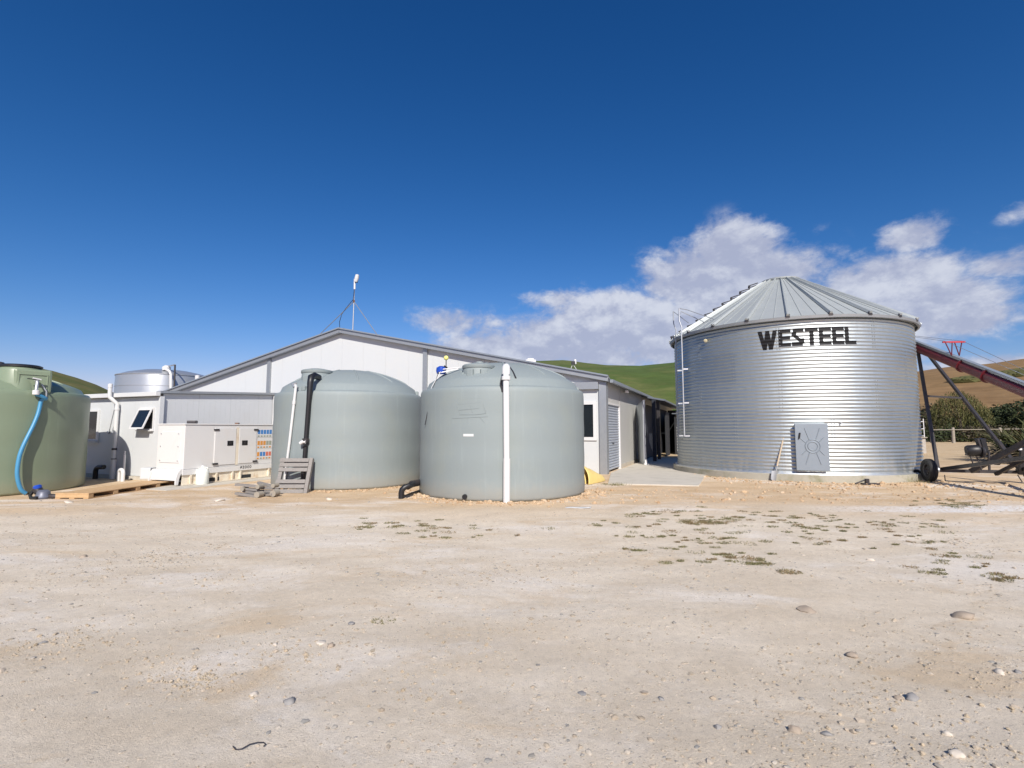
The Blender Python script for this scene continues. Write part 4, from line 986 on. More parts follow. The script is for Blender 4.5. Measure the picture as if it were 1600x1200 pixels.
# ------------------------------------------------------------------ grain silo
SCN = Vector((10.43, 19.49, 0)); SR = 3.98; SZ0 = .24; NW = 43; PITCHC = 4.834 / 43; SZ1 = SZ0 + NW * PITCHC
FRONT = atan2(-SCN.y, -SCN.x)        # angle of the silo's face turned to the camera
def corr(z): return .0105 * cos(2 * pi * (z - SZ0) / PITCHC)
def silo_mat():
    m = bpy.data.materials.new('corrugated_galvanised'); m.use_nodes = True; t = NT(m.node_tree)
    co = t.n('ShaderNodeTexCoord').outputs['Object']; sep = t.n('ShaderNodeSeparateXYZ', {0: co})
    at = t.n('ShaderNodeAttribute', attribute_name='sheet').outputs['Fac']
    n = t.noise(co, 6, 6, .7); n2 = t.noise(t.n('ShaderNodeMapping', {0: co, 'Scale': (3, 3, .5)}).outputs[0], 3, 6, .65)
    f = t.m('ADD', t.m('ADD', .87, t.m('MULTIPLY', at, .06)), t.m('MULTIPLY', t.m('SUBTRACT', n, .5), .16))
    c = t.mix(1.0, (.50, .545, .56, 1), t.n('ShaderNodeCombineColor', {0: f, 1: f, 2: f}).outputs[0], 'MULTIPLY')
    dirt = t.m('MULTIPLY', t.m('SUBTRACT', 1, t.sm(sep.outputs[2], .2, 1.1)), t.sm(n2, .4, .65))
    c = t.mix(t.m('MULTIPLY', dirt, .5), c, (.42, .38, .32, 1))
    r = t.m('ADD', t.m('ADD', .33, t.m('MULTIPLY', at, .05)), t.m('MULTIPLY', n2, .16))
    bs = t.n('ShaderNodeBsdfPrincipled', {'Base Color': c, 'Roughness': r, 'Metallic': t.m('SUBTRACT', .84, t.m('MULTIPLY', dirt, .3))})
    t.put(bs, 'Normal', t.n('ShaderNodeBump', {'Height': t.noise(t.n('ShaderNodeMapping', {0: co, 'Scale': (1, 1, .6)}).outputs[0], 2.2, 4, .55), 'Strength': .2, 'Distance': .02}).outputs[0])
    t.n('ShaderNodeOutputMaterial', {0: bs}); return m
M['silo'] = silo_mat()
def silo():
    t = thing('grain_silo', SCN, 'round corrugated galvanised grain silo with conical roof and black lettering', 'silo')
    # wall
    n = 220; mz = NW * 8; vs = []; 
    for j in range(mz + 1):
        z = SZ0 + j * (SZ1 - SZ0) / mz
        # every ring of sheets laps a few millimetres over the one below
        r = SR + corr(z) + .003 * (int((z - SZ0) / (SZ1 - SZ0) * 4.999) % 2)
        for i in range(n):
            a = 2 * pi * i / n; vs.append((SCN.x + r * cos(a), SCN.y + r * sin(a), z))
    fs = [(j * n + i, j * n + (i + 1) % n, (j + 1) * n + (i + 1) % n, (j + 1) * n + i) for j in range(mz) for i in range(n)]
    b = MB(); b.v = vs; b.f = fs; o = b.build('wall', M['silo'], t, recalc=False); o.data.shade_smooth()
    at = o.data.attributes.new('sheet', 'FLOAT', 'FACE'); rnd = random.Random(4); tab = {}
    vals = []
    for j in range(mz):
        ring = int(j / mz * 5)
        for i in range(n):
            sh = int(((i / n) * 9 + (ring % 2) * .5)) % 9
            vals.append(tab.setdefault((ring, sh), rnd.random()))
    at.data.foreach_set('value', vals)
    # bolted seams of the sheets
    for ring in range(5):
        for sh in range(9):
            a = 2 * pi * (sh - (ring % 2) * .5) / 9
            if cos(a - FRONT) < -.2: continue
            b = MB(); z0 = SZ0 + ring * (SZ1 - SZ0) / 5; k = int((SZ1 - SZ0) / 5 / PITCHC)
            for q in range(k + 1):
                z = z0 + q * PITCHC + .0
                for da in (-.010, .010):
                    rr = SR + .009; c = Vector((SCN.x + rr * cos(a + da), SCN.y + rr * sin(a + da), z))
                    d = Vector((cos(a), sin(a), 0)); b.tube([c - d * .01, c + d * .014], .012, 6)
            b.build('bolt_row', M['galv_matte'], t)
    # footing
    MB().lathe([(0, -.05), (SR + .17, -.05), (SR + .17, .20), (SR + .16, .215), (0, .215)], SCN, 96).build('footing', M['footing'], t, smooth=30)
    MB().lathe([(SR - .03, .217), (SR + .10, .217), (SR + .09, .245), (SR - .03, .245)], SCN, 128, close=True).build('base_flange', M['galv'], t, smooth=30)
    # eave skirt and roof: 22 flat panels with raised ribs
    NR = 22; RE = SR + .16; zt = SZ1 + 2.02; RT = .55; ze = SZ1 + .03
    a0 = atan2(P(1230, 492, 16).y - SCN.y, P(1230, 492, 16).x - SCN.x)
    ap = P(1215, 437, (SCN.y - .3)); zt = ap.z
    vs = []; fs = []
    for i in range(NR):
        a = a0 + 2 * pi * i / NR
        vs += [SCN + Vector((RE * cos(a), RE * sin(a), ze)), SCN + Vector((RT * cos(a), RT * sin(a), zt)), SCN + Vector(((RE - .03) * cos(a), (RE - .03) * sin(a), ze - .05))]
    for i in range(NR):
        j = (i + 1) % NR; fs += [(i * 3, j * 3, j * 3 + 1, i * 3 + 1), (i * 3 + 2, j * 3 + 2, j * 3, i * 3)]
    MB().add(vs, fs).build('roof_panels', M['roof_galv'], t)
    for i in range(NR):
        a = a0 + 2 * pi * i / NR; d = Vector((cos(a), sin(a), 0)); s = Vector((-sin(a), cos(a), 0))
        p = SCN + d * (RE + .03) + UZ * ze; q = SCN + d * RT + UZ * zt; w = .055; h = .075
        nn = (q - p).cross(s).normalized(); nn = nn if nn.z > 0 else -nn
        b = MB().hexa([p - s * w, p + s * w, q + s * w * .45, q - s * w * .45], [p - s * w * .45 + nn * h, p + s * w * .45 + nn * h, q + s * w * .2 + nn * h, q - s * w * .2 + nn * h])
        b.build('roof_rib', M['roof_galv'], t)
    for i in range(NR):
        a = a0 + 2 * pi * i / NR; d = Vector((cos(a), sin(a), 0)); s = Vector((-sin(a), cos(a), 0)); q = SCN + d * (RE + .0) + UZ * (ze + .02)
        b = MB().hexa([q - s * .06 - UZ * .06, q + s * .06 - UZ * .06, q + s * .06 + d * .04 - UZ * .06, q - s * .06 + d * .04 - UZ * .06], [q - s * .06 + UZ * .05, q + s * .06 + UZ * .05, q + s * .04 + d * .04 + UZ * .03, q - s * .04 + d * .04 + UZ * .03])
        b.build('rib_clip', M['steel_dark'], t)
    b = MB()
    for i in range(NR):
        for fr_ in (.33, .67):
            a = a0 + 2 * pi * i / NR; a2 = a0 + 2 * pi * (i + 1) / NR
            e = lambda rr, zz: (SCN + Vector((rr * cos(a), rr * sin(a), zz))) * (1 - fr_) + (SCN + Vector((rr * cos(a2), rr * sin(a2), zz))) * fr_
            b.beam(e(RE, ze + .006), e(RT, zt + .006), .022, .022)
    b.build('panel_seams', M['roof_galv'], t)
    MB().lathe([(RE - .06, ze - .11), (RE + .0, ze - .10), (RE + .02, ze - .02), (RE - .05, ze - .01)], SCN, 88, close=True).build('eave_ring', M['galv_matte'], t, smooth=30)
    MB().lathe([(RT - .02, zt - .08), (RT + .12, zt - .02), (RT + .13, zt + .03), (RT + .02, zt + .06), (RT * .3, zt + .10), (0, zt + .11)], SCN, 44).build('roof_cap', M['roof_galv'], t, smooth=40)
    # stair brackets up the left side of the roof
    aL = FRONT - radians(84); d = Vector((cos(aL), sin(aL), 0)); s = Vector((-sin(aL), cos(aL), 0)); b = MB()
    for i in range(10):
        f0 = .01 + i * .093; f1 = f0 + .086
        for sg in (-1, 1):
            r0 = RE + (RT - RE) * f0; r1 = RE + (RT - RE) * f1; h0 = ze + (zt - ze) * f0; h1 = ze + (zt - ze) * f1
            p = SCN + d * r0 + s * sg * .16 + UZ * (h0 + .26); q = SCN + d * r1 + s * sg * .16 + UZ * (h1 + .15)
            b.beam(p, q, .025, .035); b.beam(p, SCN + d * r0 + s * sg * .16 + UZ * (h0 + .0), .025, .03, up=(0, 1, 0))
        b.beam(SCN + d * r0 - s * .18 + UZ * (h0 + .26), SCN + d * r0 + s * .18 + UZ * (h0 + .26), .08, .02)
    b.build('roof_stair', M['steel_dark'], t)
    # access door
    def hit(px, z, dr=0.0):
        u = (px - 800) / (F / cos(PITCH)); A = u * u + 1; B = -2 * (u * SCN.x + SCN.y); CC = SCN.x ** 2 + SCN.y ** 2 - (SR + dr) ** 2
        y = (-B - sqrt(max(0.0, B * B - 4 * A * CC))) / (2 * A); return Vector((u * y, y, z))
    dl = hit(1241, .34, .12); dr = hit(1293, .34, .12); xd = (dr - dl).normalized(); nd = Vector((xd.y, -xd.x, 0)); w = (dr - dl).length; h = 1.42
    DQ = frame(Vector((dl.x, dl.y, .34)), xd, UZ, nd) @ Matrix.Translation((0, 0, .03))
    MB().box((.03, .01, -.22), (w - .03, h - .01, -.001), DQ).build('door_frame', M['galv_matte'], t)
    dd = MB().box((0, .0, .0), (w, h, .045), DQ).build('door', M['galv_door'], t, bevel=.01)
    cx, cy = w * .52, h * .52; b = MB()
    for rr in (.20, .13):
        b.tube([DQ @ Vector((cx + rr * cos(k), cy + rr * sin(k), .048)) for k in np.linspace(0, 2 * pi, 33)], .014, 8, cap=False)
    for k in (35, 65, 115, 150, 215, 245, 295, 325):
        k = radians(k); r1 = .60 if abs(sin(k)) > .8 else .46
        b.tube([DQ @ Vector((cx + .22 * cos(k), cy + .22 * sin(k), .046)), DQ @ Vector((cx + r1 * cos(k) * (.8), cy + r1 * sin(k), .046))], .013, 8)
    b.build('pressed_pattern', M['galv_door'], dd, smooth=60)
    MB().beam(DQ @ Vector((.10, h - .46, .075)), DQ @ Vector((.13, h - .28, .075)), .035, .03, up=(0, -1, 0)).build('handle', M['black'], dd)
    # ladder on the left flank
    lad = None
    def wallp(px, z, dr): return hit(px, z, dr)
    b = MB(); aR = FRONT - radians(52.5); aL2 = FRONT - radians(59.5)
    def cyl(a, r, z): return SCN + Vector((r * cos(a), r * sin(a), z))
    RL = SR + .20
    lad = MB()
    rt = [cyl(aR, RL, 1.32), cyl(aR, RL, SZ1 + .05), cyl(aR, RL - .02, SZ1 + .28), cyl(aR - .012, RL + .05, SZ1 + .55), cyl(aR - .012, RL + .05, SZ1 + 1.02)]
    lt = [cyl(aL2, RL, 1.32), cyl(aL2, RL, SZ1 + .05), cyl(aL2, RL - .02, SZ1 + .28), cyl(aL2 - .012, RL + .05, SZ1 + .55), cyl(aL2 - .012, RL + .05, SZ1 + 1.02)]
    L = MB().tube(rt, .028, 8).build('ladder', M['galv'], t, smooth=50)
    MB().tube(lt, .022, 8).build('ladder_rail', M['galv_matte'], L, smooth=50)
    r_ = MB(); z = 1.45
    while z < SZ1: r_.tube([cyl(aR, RL, z), cyl(aL2, RL, z)], .010, 6); z += .30
    r_.build('rungs', M['galv_matte'], L)
    g = MB()
    for z in (1.34, 2.55, 3.8):
        for a in (aR, aL2): g.beam(cyl(a - .01, RL + .02, z), cyl(a + .006, SR, z), .06, .05)
    g.build('ladder_brackets', M['galv'], L)
    g = MB()
    g.tube([rt[-1] - UZ * .3, rt[-1] + Vector((.08, 0, -.12)), cyl(aR + .10, RL - .7, SZ1 + .45)], .016, 6)
    g.tube([rt[-1], cyl(aR + .03, RL - .2, SZ1 + .93), cyl(aR + .24, RL - .75, SZ1 + .45)], .014, 6)
    g.tube([lt[-1], cyl(aR + .02, RL - .25, SZ1 + .45)], .014, 6)
    g.build('grab_rails', M['galv_matte'], L, smooth=50)
    q = hit(1107.5, 4.72, .02)
    e = MB().lathe([(.03, 0), (.045, .06), (.065, .13), (.04, .14), (0, .14)], q, 14, axis=(-.4, -.8, -.4)).build('wall_light', M['yellowed'], t, smooth=40)
    q = hit(1315, 1.79, .0); MB().tube([q, q + Vector((-.05, -.09, 0))], .025, 8).build('spigot', M['galv'], t)
    # lettering painted over the corrugations
    Lh = .5
    def poly_letters():
        S = []   # list of (quads in unit letter space, width)
        E = [[(0, 0), (.27, 0), (.27, 1), (0, 1)], [(.27, 0), (.82, 0), (.82, .20), (.27, .20)], [(.27, .40), (.78, .40), (.78, .60), (.27, .60)], [(.27, .80), (.82, .80), (.82, 1), (.27, 1)]]
        Wq = [[(.0, 1), (.30, 1), (.60, 0), (.34, 0)], [(.34, 0), (.60, 0), (.83, 1), (.55, 1)], [(.53, 1), (.81, 1), (1.02, 0), (.76, 0)], [(.76, 0), (1.02, 0), (1.36, 1), (1.06, 1)]]
        Sq = [[(.10, .80), (.80, .80), (.80, 1), (.10, 1)], [(.0, .58), (.30, .50), (.32, .80), (.02, .80)], [(.02, .62), (.34, .62), (.80, .22), (.50, .22)], [(.0, 0), (.72, 0), (.72, .22), (.0, .22)], [(.60, .12), (.82, .12), (.82, .42), (.56, .42)][:4]]
        Tq = [[(.0, .80), (.86, .80), (.86, 1), (.0, 1)], [(.29, 0), (.57, 0), (.57, .80), (.29, .80)]]
        Lq = [[(0, 0), (.27, 0), (.27, 1), (0, 1)], [(.27, 0), (.80, 0), (.80, .20), (.27, .20)]]
        return [(Wq, 1.36), (E, .82), (Sq, .82), (Tq, .86), (E, .82), (E, .82), (Lq, .80)]
    def hitz(px, py):
        # row/column to angle and height on the wall
        w = hit(px, 0); z = P(px, py, w.y).z; return atan2(w.y - SCN.y, w.x - SCN.x), z
    aA, zA = hitz(1190, 533); aB, zB = hitz(1346, 525)
    zc = 4.45
    letters = poly_letters(); gap = .06; tw = sum(w for _, w in letters) + gap * 6
    b = MB(); x = 0.0; LH = .54; z0 = zc - LH / 2
    for li, (quads, lw) in enumerate(letters):
        for qd in quads:
            nu, nv = 8, 60
            q0, q1, q2, q3 = [Vector(v) for v in qd]
            # order: bottom-left, bottom-right, top-right, top-left
            pts = sorted(qd, key=lambda v: v[1]); lo = sorted(pts[:2]); hi = sorted(pts[2:])
            vs = []
            for j in range(nv + 1):
                for i in range(nu + 1):
                    v = j / nv; u = i / nu
                    lx = lo[0][0] * (1 - u) + lo[1][0] * u; ly = lo[0][1] * (1 - u) + lo[1][1] * u
                    hx = hi[0][0] * (1 - u) + hi[1][0] * u; hy = hi[0][1] * (1 - u) + hi[1][1] * u
                    X = lx * (1 - v) + hx * v; Y = ly * (1 - v) + hy * v
                    if li == 0: Y = Y * 1.12 - .12
                    z = z0 + Y * LH; a = aA + (aB - aA) * (x + X) / tw
                    vs.append(cyl(a, SR + corr(z) + .008, z))
            b.add(vs, [(j * (nu + 1) + i, j * (nu + 1) + i + 1, (j + 1) * (nu + 1) + i + 1, (j + 1) * (nu + 1) + i) for j in range(nv) for i in range(nu)])
        x += lw + gap
    b.build('lettering', M['ink_gloss'], t, recalc=False).data.shade_smooth()
M['roof_galv'] = mat('roof_galvanised', (.38, .41, .41), .55, .3, var=.10, vscale=3)
M['galv_door'] = mat('galvanised_door', (.24, .28, .32), .50, .35, var=.08, vscale=3)
M['yellowed'] = mat('yellowed_plastic', (.55, .50, .33), .5)
M['ink_gloss'] = mat('worn_black_paint', (.012, .012, .014), .6, 0, var=.3, vscale=5, spec=.25)
silo()

def shovel():
    u = (1206 - 800) / (F / cos(PITCH)); rr = SR + .22; B = -2 * (u * SCN.x + SCN.y); A = u * u + 1; CC = SCN.x ** 2 + SCN.y ** 2 - rr ** 2
    y = (-B - sqrt(B * B - 4 * A * CC)) / (2 * A); bot = Vector((u * y, y, .05)); top = P(1225, 680, y + .06)
    t = thing('shovel', Vector((bot.x, bot.y, 0)), 'shovel with pale wooden handle leaning against the silo wall', 'shovel')
    d = (top - bot).normalized(); k = bot + d * .42
    MB().tube([k, top], .024, 10).build('handle', M['pale_wood'], t, smooth=50)
    MB().tube([bot + d * .24, k + d * .05], .022, 8).build('socket', M['galv_matte'], t, smooth=50)
    s = Vector((1, .2, 0)).normalized(); n = s.cross(d).normalized(); b = MB(); vs = []; nu, nv = 7, 6
    for j in range(nv):
        for i in range(nu):
            u = i / (nu - 1) * 2 - 1; v = j / (nv - 1); wv = .13 * (1 - .25 * (1 - v) ** 2 * 1.0); tip = .05 * (1 - u * u) * (1 - v)
            vs.append(bot + d * (v * .27 - tip) + s * (u * wv) + n * (.035 * (1 - u * u) - .02))
    m = len(vs); vs += [v + n * .006 for v in vs]
    fs = [(j * nu + i, j * nu + i + 1, (j + 1) * nu + i + 1, (j + 1) * nu + i) for j in range(nv - 1) for i in range(nu - 1)]
    fs += [tuple(m + q for q in f[::-1]) for f in fs]
    b.add(vs, fs); b.build('blade', M['galv_matte'], t, smooth=50)
shovel()

def small_bits():
    # bent dark plate and black block at the silo foot
    p = G(1360, 757.5); p.z = 0
    b = MB().box((p.x - .22, p.y - .05, 0), (p.x + .25, p.y + .10, .05)).box((p.x - .13, p.y - .02, .051), (p.x - .03, p.y + .06, .17)).beam((p.x - .42, p.y + .02, .03), (p.x - .12, p.y + .03, .14), .05, .03).build('scrap_bracket', M['steel_dark'], origin=p, bevel=.006)
    tag(b, 'dark bent steel bracket lying on the dirt before the silo footing', 'scrap')
    p = G(1434, 751); p.z = 0
    tag(MB().box((p.x - .17, p.y, 0), (p.x + .14, p.y + .35, .30)).box((p.x - .15, p.y + .03, .301), (p.x + .12, p.y + .32, .33)).build('black_block', M['black'], origin=p, bevel=.02), 'black block standing between the silo footing and the auger wheel', 'block')
    # yellow folded sheet beside the front tank
    a = G(915, 757); a.z = 0
    t = thing('yellow_guard', a, 'crumpled yellow plastic guard lying beside the front tank', 'plastic guard')
    prof = []; vs = []; nu, nv = 22, 20; rnd = random.Random(2)
    e = G(958, 752); e.z = 0; ax = (e - a); L = ax.length; ax.normalize(); nx = Vector((-ax.y, ax.x, 0))
    for j in range(nv + 1):
        v = j / nv
        rad = .42 * (1 - v) ** .7 + .035
        for i in range(nu + 1):
            u = i / nu; th = radians(-12 + 190 * u); cr = 1 + .10 * noise.noise(Vector((u * 5, v * 4, 1.7))) + .05 * noise.noise(Vector((u * 12, v * 9, 4)))
            q = a + ax * (L * v * 1.0 - .05 + .10 * sin(th) * (1 - v)) + nx * (.30 - rad * cos(th) * 1.0) + UZ * max(.012, rad * 1.2 * sin(th) * cr + .01)
            vs.append(q)
    fs = [(j * (nu + 1) + i, j * (nu + 1) + i + 1, (j + 1) * (nu + 1) + i + 1, (j + 1) * (nu + 1) + i) for j in range(nv) for i in range(nu)]
    o = MB().add(vs, fs).build('shell', M['yellow'], t, smooth=50); sm = o.modifiers.new('thick', 'SOLIDIFY'); sm.thickness = .012
    pts = [a + nx * .30 + ax * (-.06) + nx * (-.30 * cos(radians(k))) + UZ * (.02 + .46 * sin(radians(k))) for k in range(0, 181, 15)]
    MB().tube([q + ax * .06 for q in pts], .02, 8).build('rim_fold', M['yellow'], t, smooth=60)
    vs = []; fs = []; c = G(902, 793.5)
    for j in range(4):
        for i in range(9):
            u = i / 8; v = j / 3
            vs.append(Vector((c.x - .26 + .52 * u + .05 * v, c.y - .07 + .15 * v + .03 * sin(u * 7), gz(c.x, c.y) + .012 + .014 * noise.noise(Vector((u * 4, v * 3, 1))))))
    fs = [(j * 9 + i, j * 9 + i + 1, (j + 1) * 9 + i + 1, (j + 1) * 9 + i) for j in range(3) for i in range(8)]
    o = MB().add(vs, fs).build('plastic_scrap', M['pvc'], smooth=60, origin=c); sm = o.modifiers.new('thick', 'SOLIDIFY'); sm.thickness = .004
    tag(o, 'flattened white plastic scrap on the dirt in front of the front tank', 'scrap')
    # curl of wire in the foreground
    pts = [G(px, py, .012) for px, py in ((364, 1166), (368, 1171), (378, 1170), (390, 1163), (402, 1160), (412, 1160), (415, 1163), (412, 1166))]
    tag(MB().tube(pts, .0028, 6).build('bent_wire', M['steel_dark'], smooth=60, origin=pts[0]), 'short curl of grey wire on the dirt near the bottom edge', 'wire')
    # concrete apron between shed and silo
    q = [G(958, 751), G(1085, 761), G(1104, 738), None]
    pts = [G(950, 757, 0), G(1092, 760, 0), G(1106, 738, 0), Vector((8.3, 23.5, 0)), Vector((9.3, 27.5, 0)), A0 + DS * 11 + Vector((.1, -.05, 0)), A0 + DS * .3 + Vector((.12, -.05, 0))]
    b = MB().prism([(p.x, p.y) for p in pts], .035, Matrix.Translation((0, 0, -.005)))
    struct(b.build('concrete_pad', M['concrete'], bevel=.005))
    pts = [Q_(-.9, -.7), Q_(4.4, -.7), Q_(4.4, 1.5), Q_(-.9, 1.5)]
    struct(MB().prism(pts, .02, Matrix.Translation((0, 0, -.006))).build('concrete_pad', M['concrete']))
def Q_(x, y):
    v = frame(Vector((-9.22, 14.5, 0)), DS, DF) @ Vector((x, y, 0)); return (v.x, v.y)
small_bits()

# ------------------------------------------------------------------ auger
def auger():
    top = P(1425, 540, 18.4); low = P(1600, 611, 13.0)
    d = (top - low).normalized(); base = low - d * 7.2; head = top + d * 2.6
    wl = G(1453, 753); wl.z = 0
    t = thing('grain_auger', wl, 'long red grain auger on a black wheeled frame beside the silo', 'auger')
    R = .150; up = d.cross(Vector((0, 0, 1))).cross(d).normalized(); up = up if up.z > 0 else -up
    MB().tube([base, head], R, 28).build('auger_tube', M['red'], t, smooth=40)
    MB().beam(base + up * (R + .035), head + up * (R + .022), .09, .06, up=up).build('grey_strip', M['galv_matte'], t)  # grey strip laid along the top of the tube
    MB().beam(base + up * (R + .066), head + up * (R + .066), .12, .026, up=up).build('grey_top_strip', M['flash'], t)  # wider, thinner grey strip above it
    # flanges
    for px in (1548, 1510):
        k = (px - 1425) / 175; q = top + (low - top) * (k * 18.4 * .0 + k * 1.25 / (1 + .25 * k)) 
        MB().lathe([(R, -.03), (R + .04, -.03), (R + .04, .03), (R, .03)], q, 28, axis=d, close=True).build('flange', M['red'], t, smooth=40)
    # worn pale lettering strip on the tube side (unreadable maker's decal)
    s = d.cross(up).normalized(); s = s if s.y < 0 else -s
    q0 = top - d * .75; q1 = top - d * 1.75
    pts = []
    b = MB()
    for k in range(9):
        a = q0 + (q1 - q0) * (k / 9); e = q0 + (q1 - q0) * ((k + .72) / 9)
        b.beam(a + s * (R + .001) - up * .02, e + s * (R + .001) - up * .02, .006, .075, up=up)
    b.build('decal', M['jug'], t)
    # head spout
    MB().tube([head - d * .1, head - d * .1 - UZ * .6], .14, 16).build('spout', M['red'], t, smooth=40)
    # cable truss
    c = P(1505, 556, 15.8); k = ((c - low).dot(d)); foot = low + d * k + up * (R + .12)
    brt = foot + UZ * .38
    tr = MB().beam(brt + Vector((-.33, .02, 0)), brt + Vector((.33, -.02, 0)), .05, .05).build('truss_bar', M['redbright'], t)
    for (o1, o2) in ((-.27, -.10), (-.10 + .05, -.10), (.02, .14), (.25, .14)):
        MB().beam(brt + Vector((o1, 0, 0)), foot + Vector((o2, 0, -.05)), .022, .022).build('truss_strut', M['red'], t)
    for off in (-.28, .28):
        MB().tube([top + d * 1.2 + up * .2 + Vector((off * .3, 0, 0)), brt + Vector((off, 0, .03)), low - d * 3.5 + up * (R + .1)], .007, 5).build('stay_cable', M['galv_matte'], t)
    # undercarriage
    cl = Vector((wl.x, wl.y, .35)); axl = Vector((wl.x + .30, wl.y + .0, .36)); axr = P(1596, 741, 15.1); axr.z = .36
    wheel(cl, Vector((1, -.28, 0)), .345, .21, t)
    wheel(axr + Vector((.35, -.05, 0)), Vector((1, -.1, 0)), .345, .21, t)
    st = M['steel_dark']
    MB().beam(cl, axl, .09, .09).beam(axl - UZ * .02, axr - UZ * .02, .10, .09).build('axle', st, t)
    MB().lathe([(0, -.1), (.09, -.08), (.09, .08), (0, .1)], axl + Vector((-.12, 0, 0)), 14, axis=(1, -.2, 0)).build('hub', M['galv'], t, smooth=40)
    jt = P(1434, 547, 17.9); jt2 = P(1449, 552, 17.6)
    MB().beam(axl + Vector((-.03, 0, .02)), jt, .10, .07).build('leg', st, t)
    MB().beam(axr, jt2, .10, .07).build('leg', st, t)
    f1 = (P(1452, 632, 16.7) - jt).length
    a = axl + (jt - axl) * .58; c = axr + (jt2 - axr) * .58
    MB().beam(a, c, .07, .06).build('cross_brace', st, t)
    MB().beam(jt + Vector((-.12, .05, .02)), jt2 + Vector((.2, 0, .02)), .09, .14).build('saddle', st, t)
    # lower arms running forward to the tube
    la = low - d * 3.2 - up * (R + .02)
    MB().beam(axl + Vector((.1, 0, .02)), la + Vector((-.12, 0, 0)), .10, .10).build('arm', st, t)
    MB().beam(axr + Vector((-.1, 0, .02)), la + Vector((.12, 0, 0)), .10, .10).build('arm', st, t)
    m1 = P(1518, 740, 15.2); m1.z = .36; m2 = P(1600, 682, 13.7)
    MB().beam(m1, m2 + Vector((.3, -.2, .10)), .12, .13).build('arm', st, t)
    MB().beam(P(1556, 741, 15.2), P(1600, 706, 14.0) + Vector((.4, -.2, .1)), .10, .09).build('arm', st, t)
    MB().beam(P(1583, 722, 15.0), P(1560, 690, 15.6), .09, .08).build('brace', st, t)
    MB().beam(P(1598, 700, 14.6), P(1594, 741, 14.8), .10, .09).build('brace', st, t)
    MB().tube([P(1476, 742, 15.3), P(1477, 752, 15.3)], .014, 6).tube([P(1590, 742, 15), P(1597, 753, 14.8)], .014, 6).build('hitch_pin', st, t)
    # winch and engine
    e = P(1524, 705, 14.9)
    en = MB().lathe([(0, -.16), (.13, -.16), (.16, -.1), (.16, .1), (.13, .16), (0, .16)], e + Vector((-.07, 0, .02)), 22, axis=(1, -.5, .1)).build('engine_drum', M['black'], t, smooth=40)
    MB().lathe([(0, -.02), (.15, -.02), (.17, .01), (.10, .05), (0, .06)], e + Vector((.13, -.10, -.02)), 22, axis=(.9, -.6, 0)).build('pulley', M['steel_dark'], t, smooth=40)
    MB().beam(e + Vector((.02, -.05, .36)), e + Vector((.16, -.05, -.16)), .10, .05).build('guard', st, t)
    MB().beam(e + Vector((.18, 0, .36)), e + Vector((.26, 0, -.05)), .16, .14).build('belt_guard', M['black'], t)
    MB().tube([e + Vector((-.18, 0, -.08)), e + Vector((-.10, 0, -.34))], .018, 6).tube([e + Vector((.02, 0, -.15)), e + Vector((.10, -.05, -.55))], .02, 6).tube([e + Vector((-.30, 0, -.10)), e + Vector((.2, 0, -.14))], .02, 6).build('engine_stand', st, t)
    MB().lathe([(0, -.05), (.08, -.05), (.09, .05), (0, .06)], P(1557, 722, 14.8), 14, axis=(1, 0, 0)).build('winch', M['black'], t, smooth=40)
    MB().tube([P(1545, 705, 14.7), P(1546, 735, 14.7)], .03, 8).tube([P(1565, 705, 14.6), P(1568, 718, 14.6)], .02, 8).build('prop_stand', st, t)
    MB().box((-.12, -.06, -.02), (.12, .06, .03), Matrix.Translation(P(1587, 702, 14.2))).build('tool_box', M['pvc'], t)
auger()

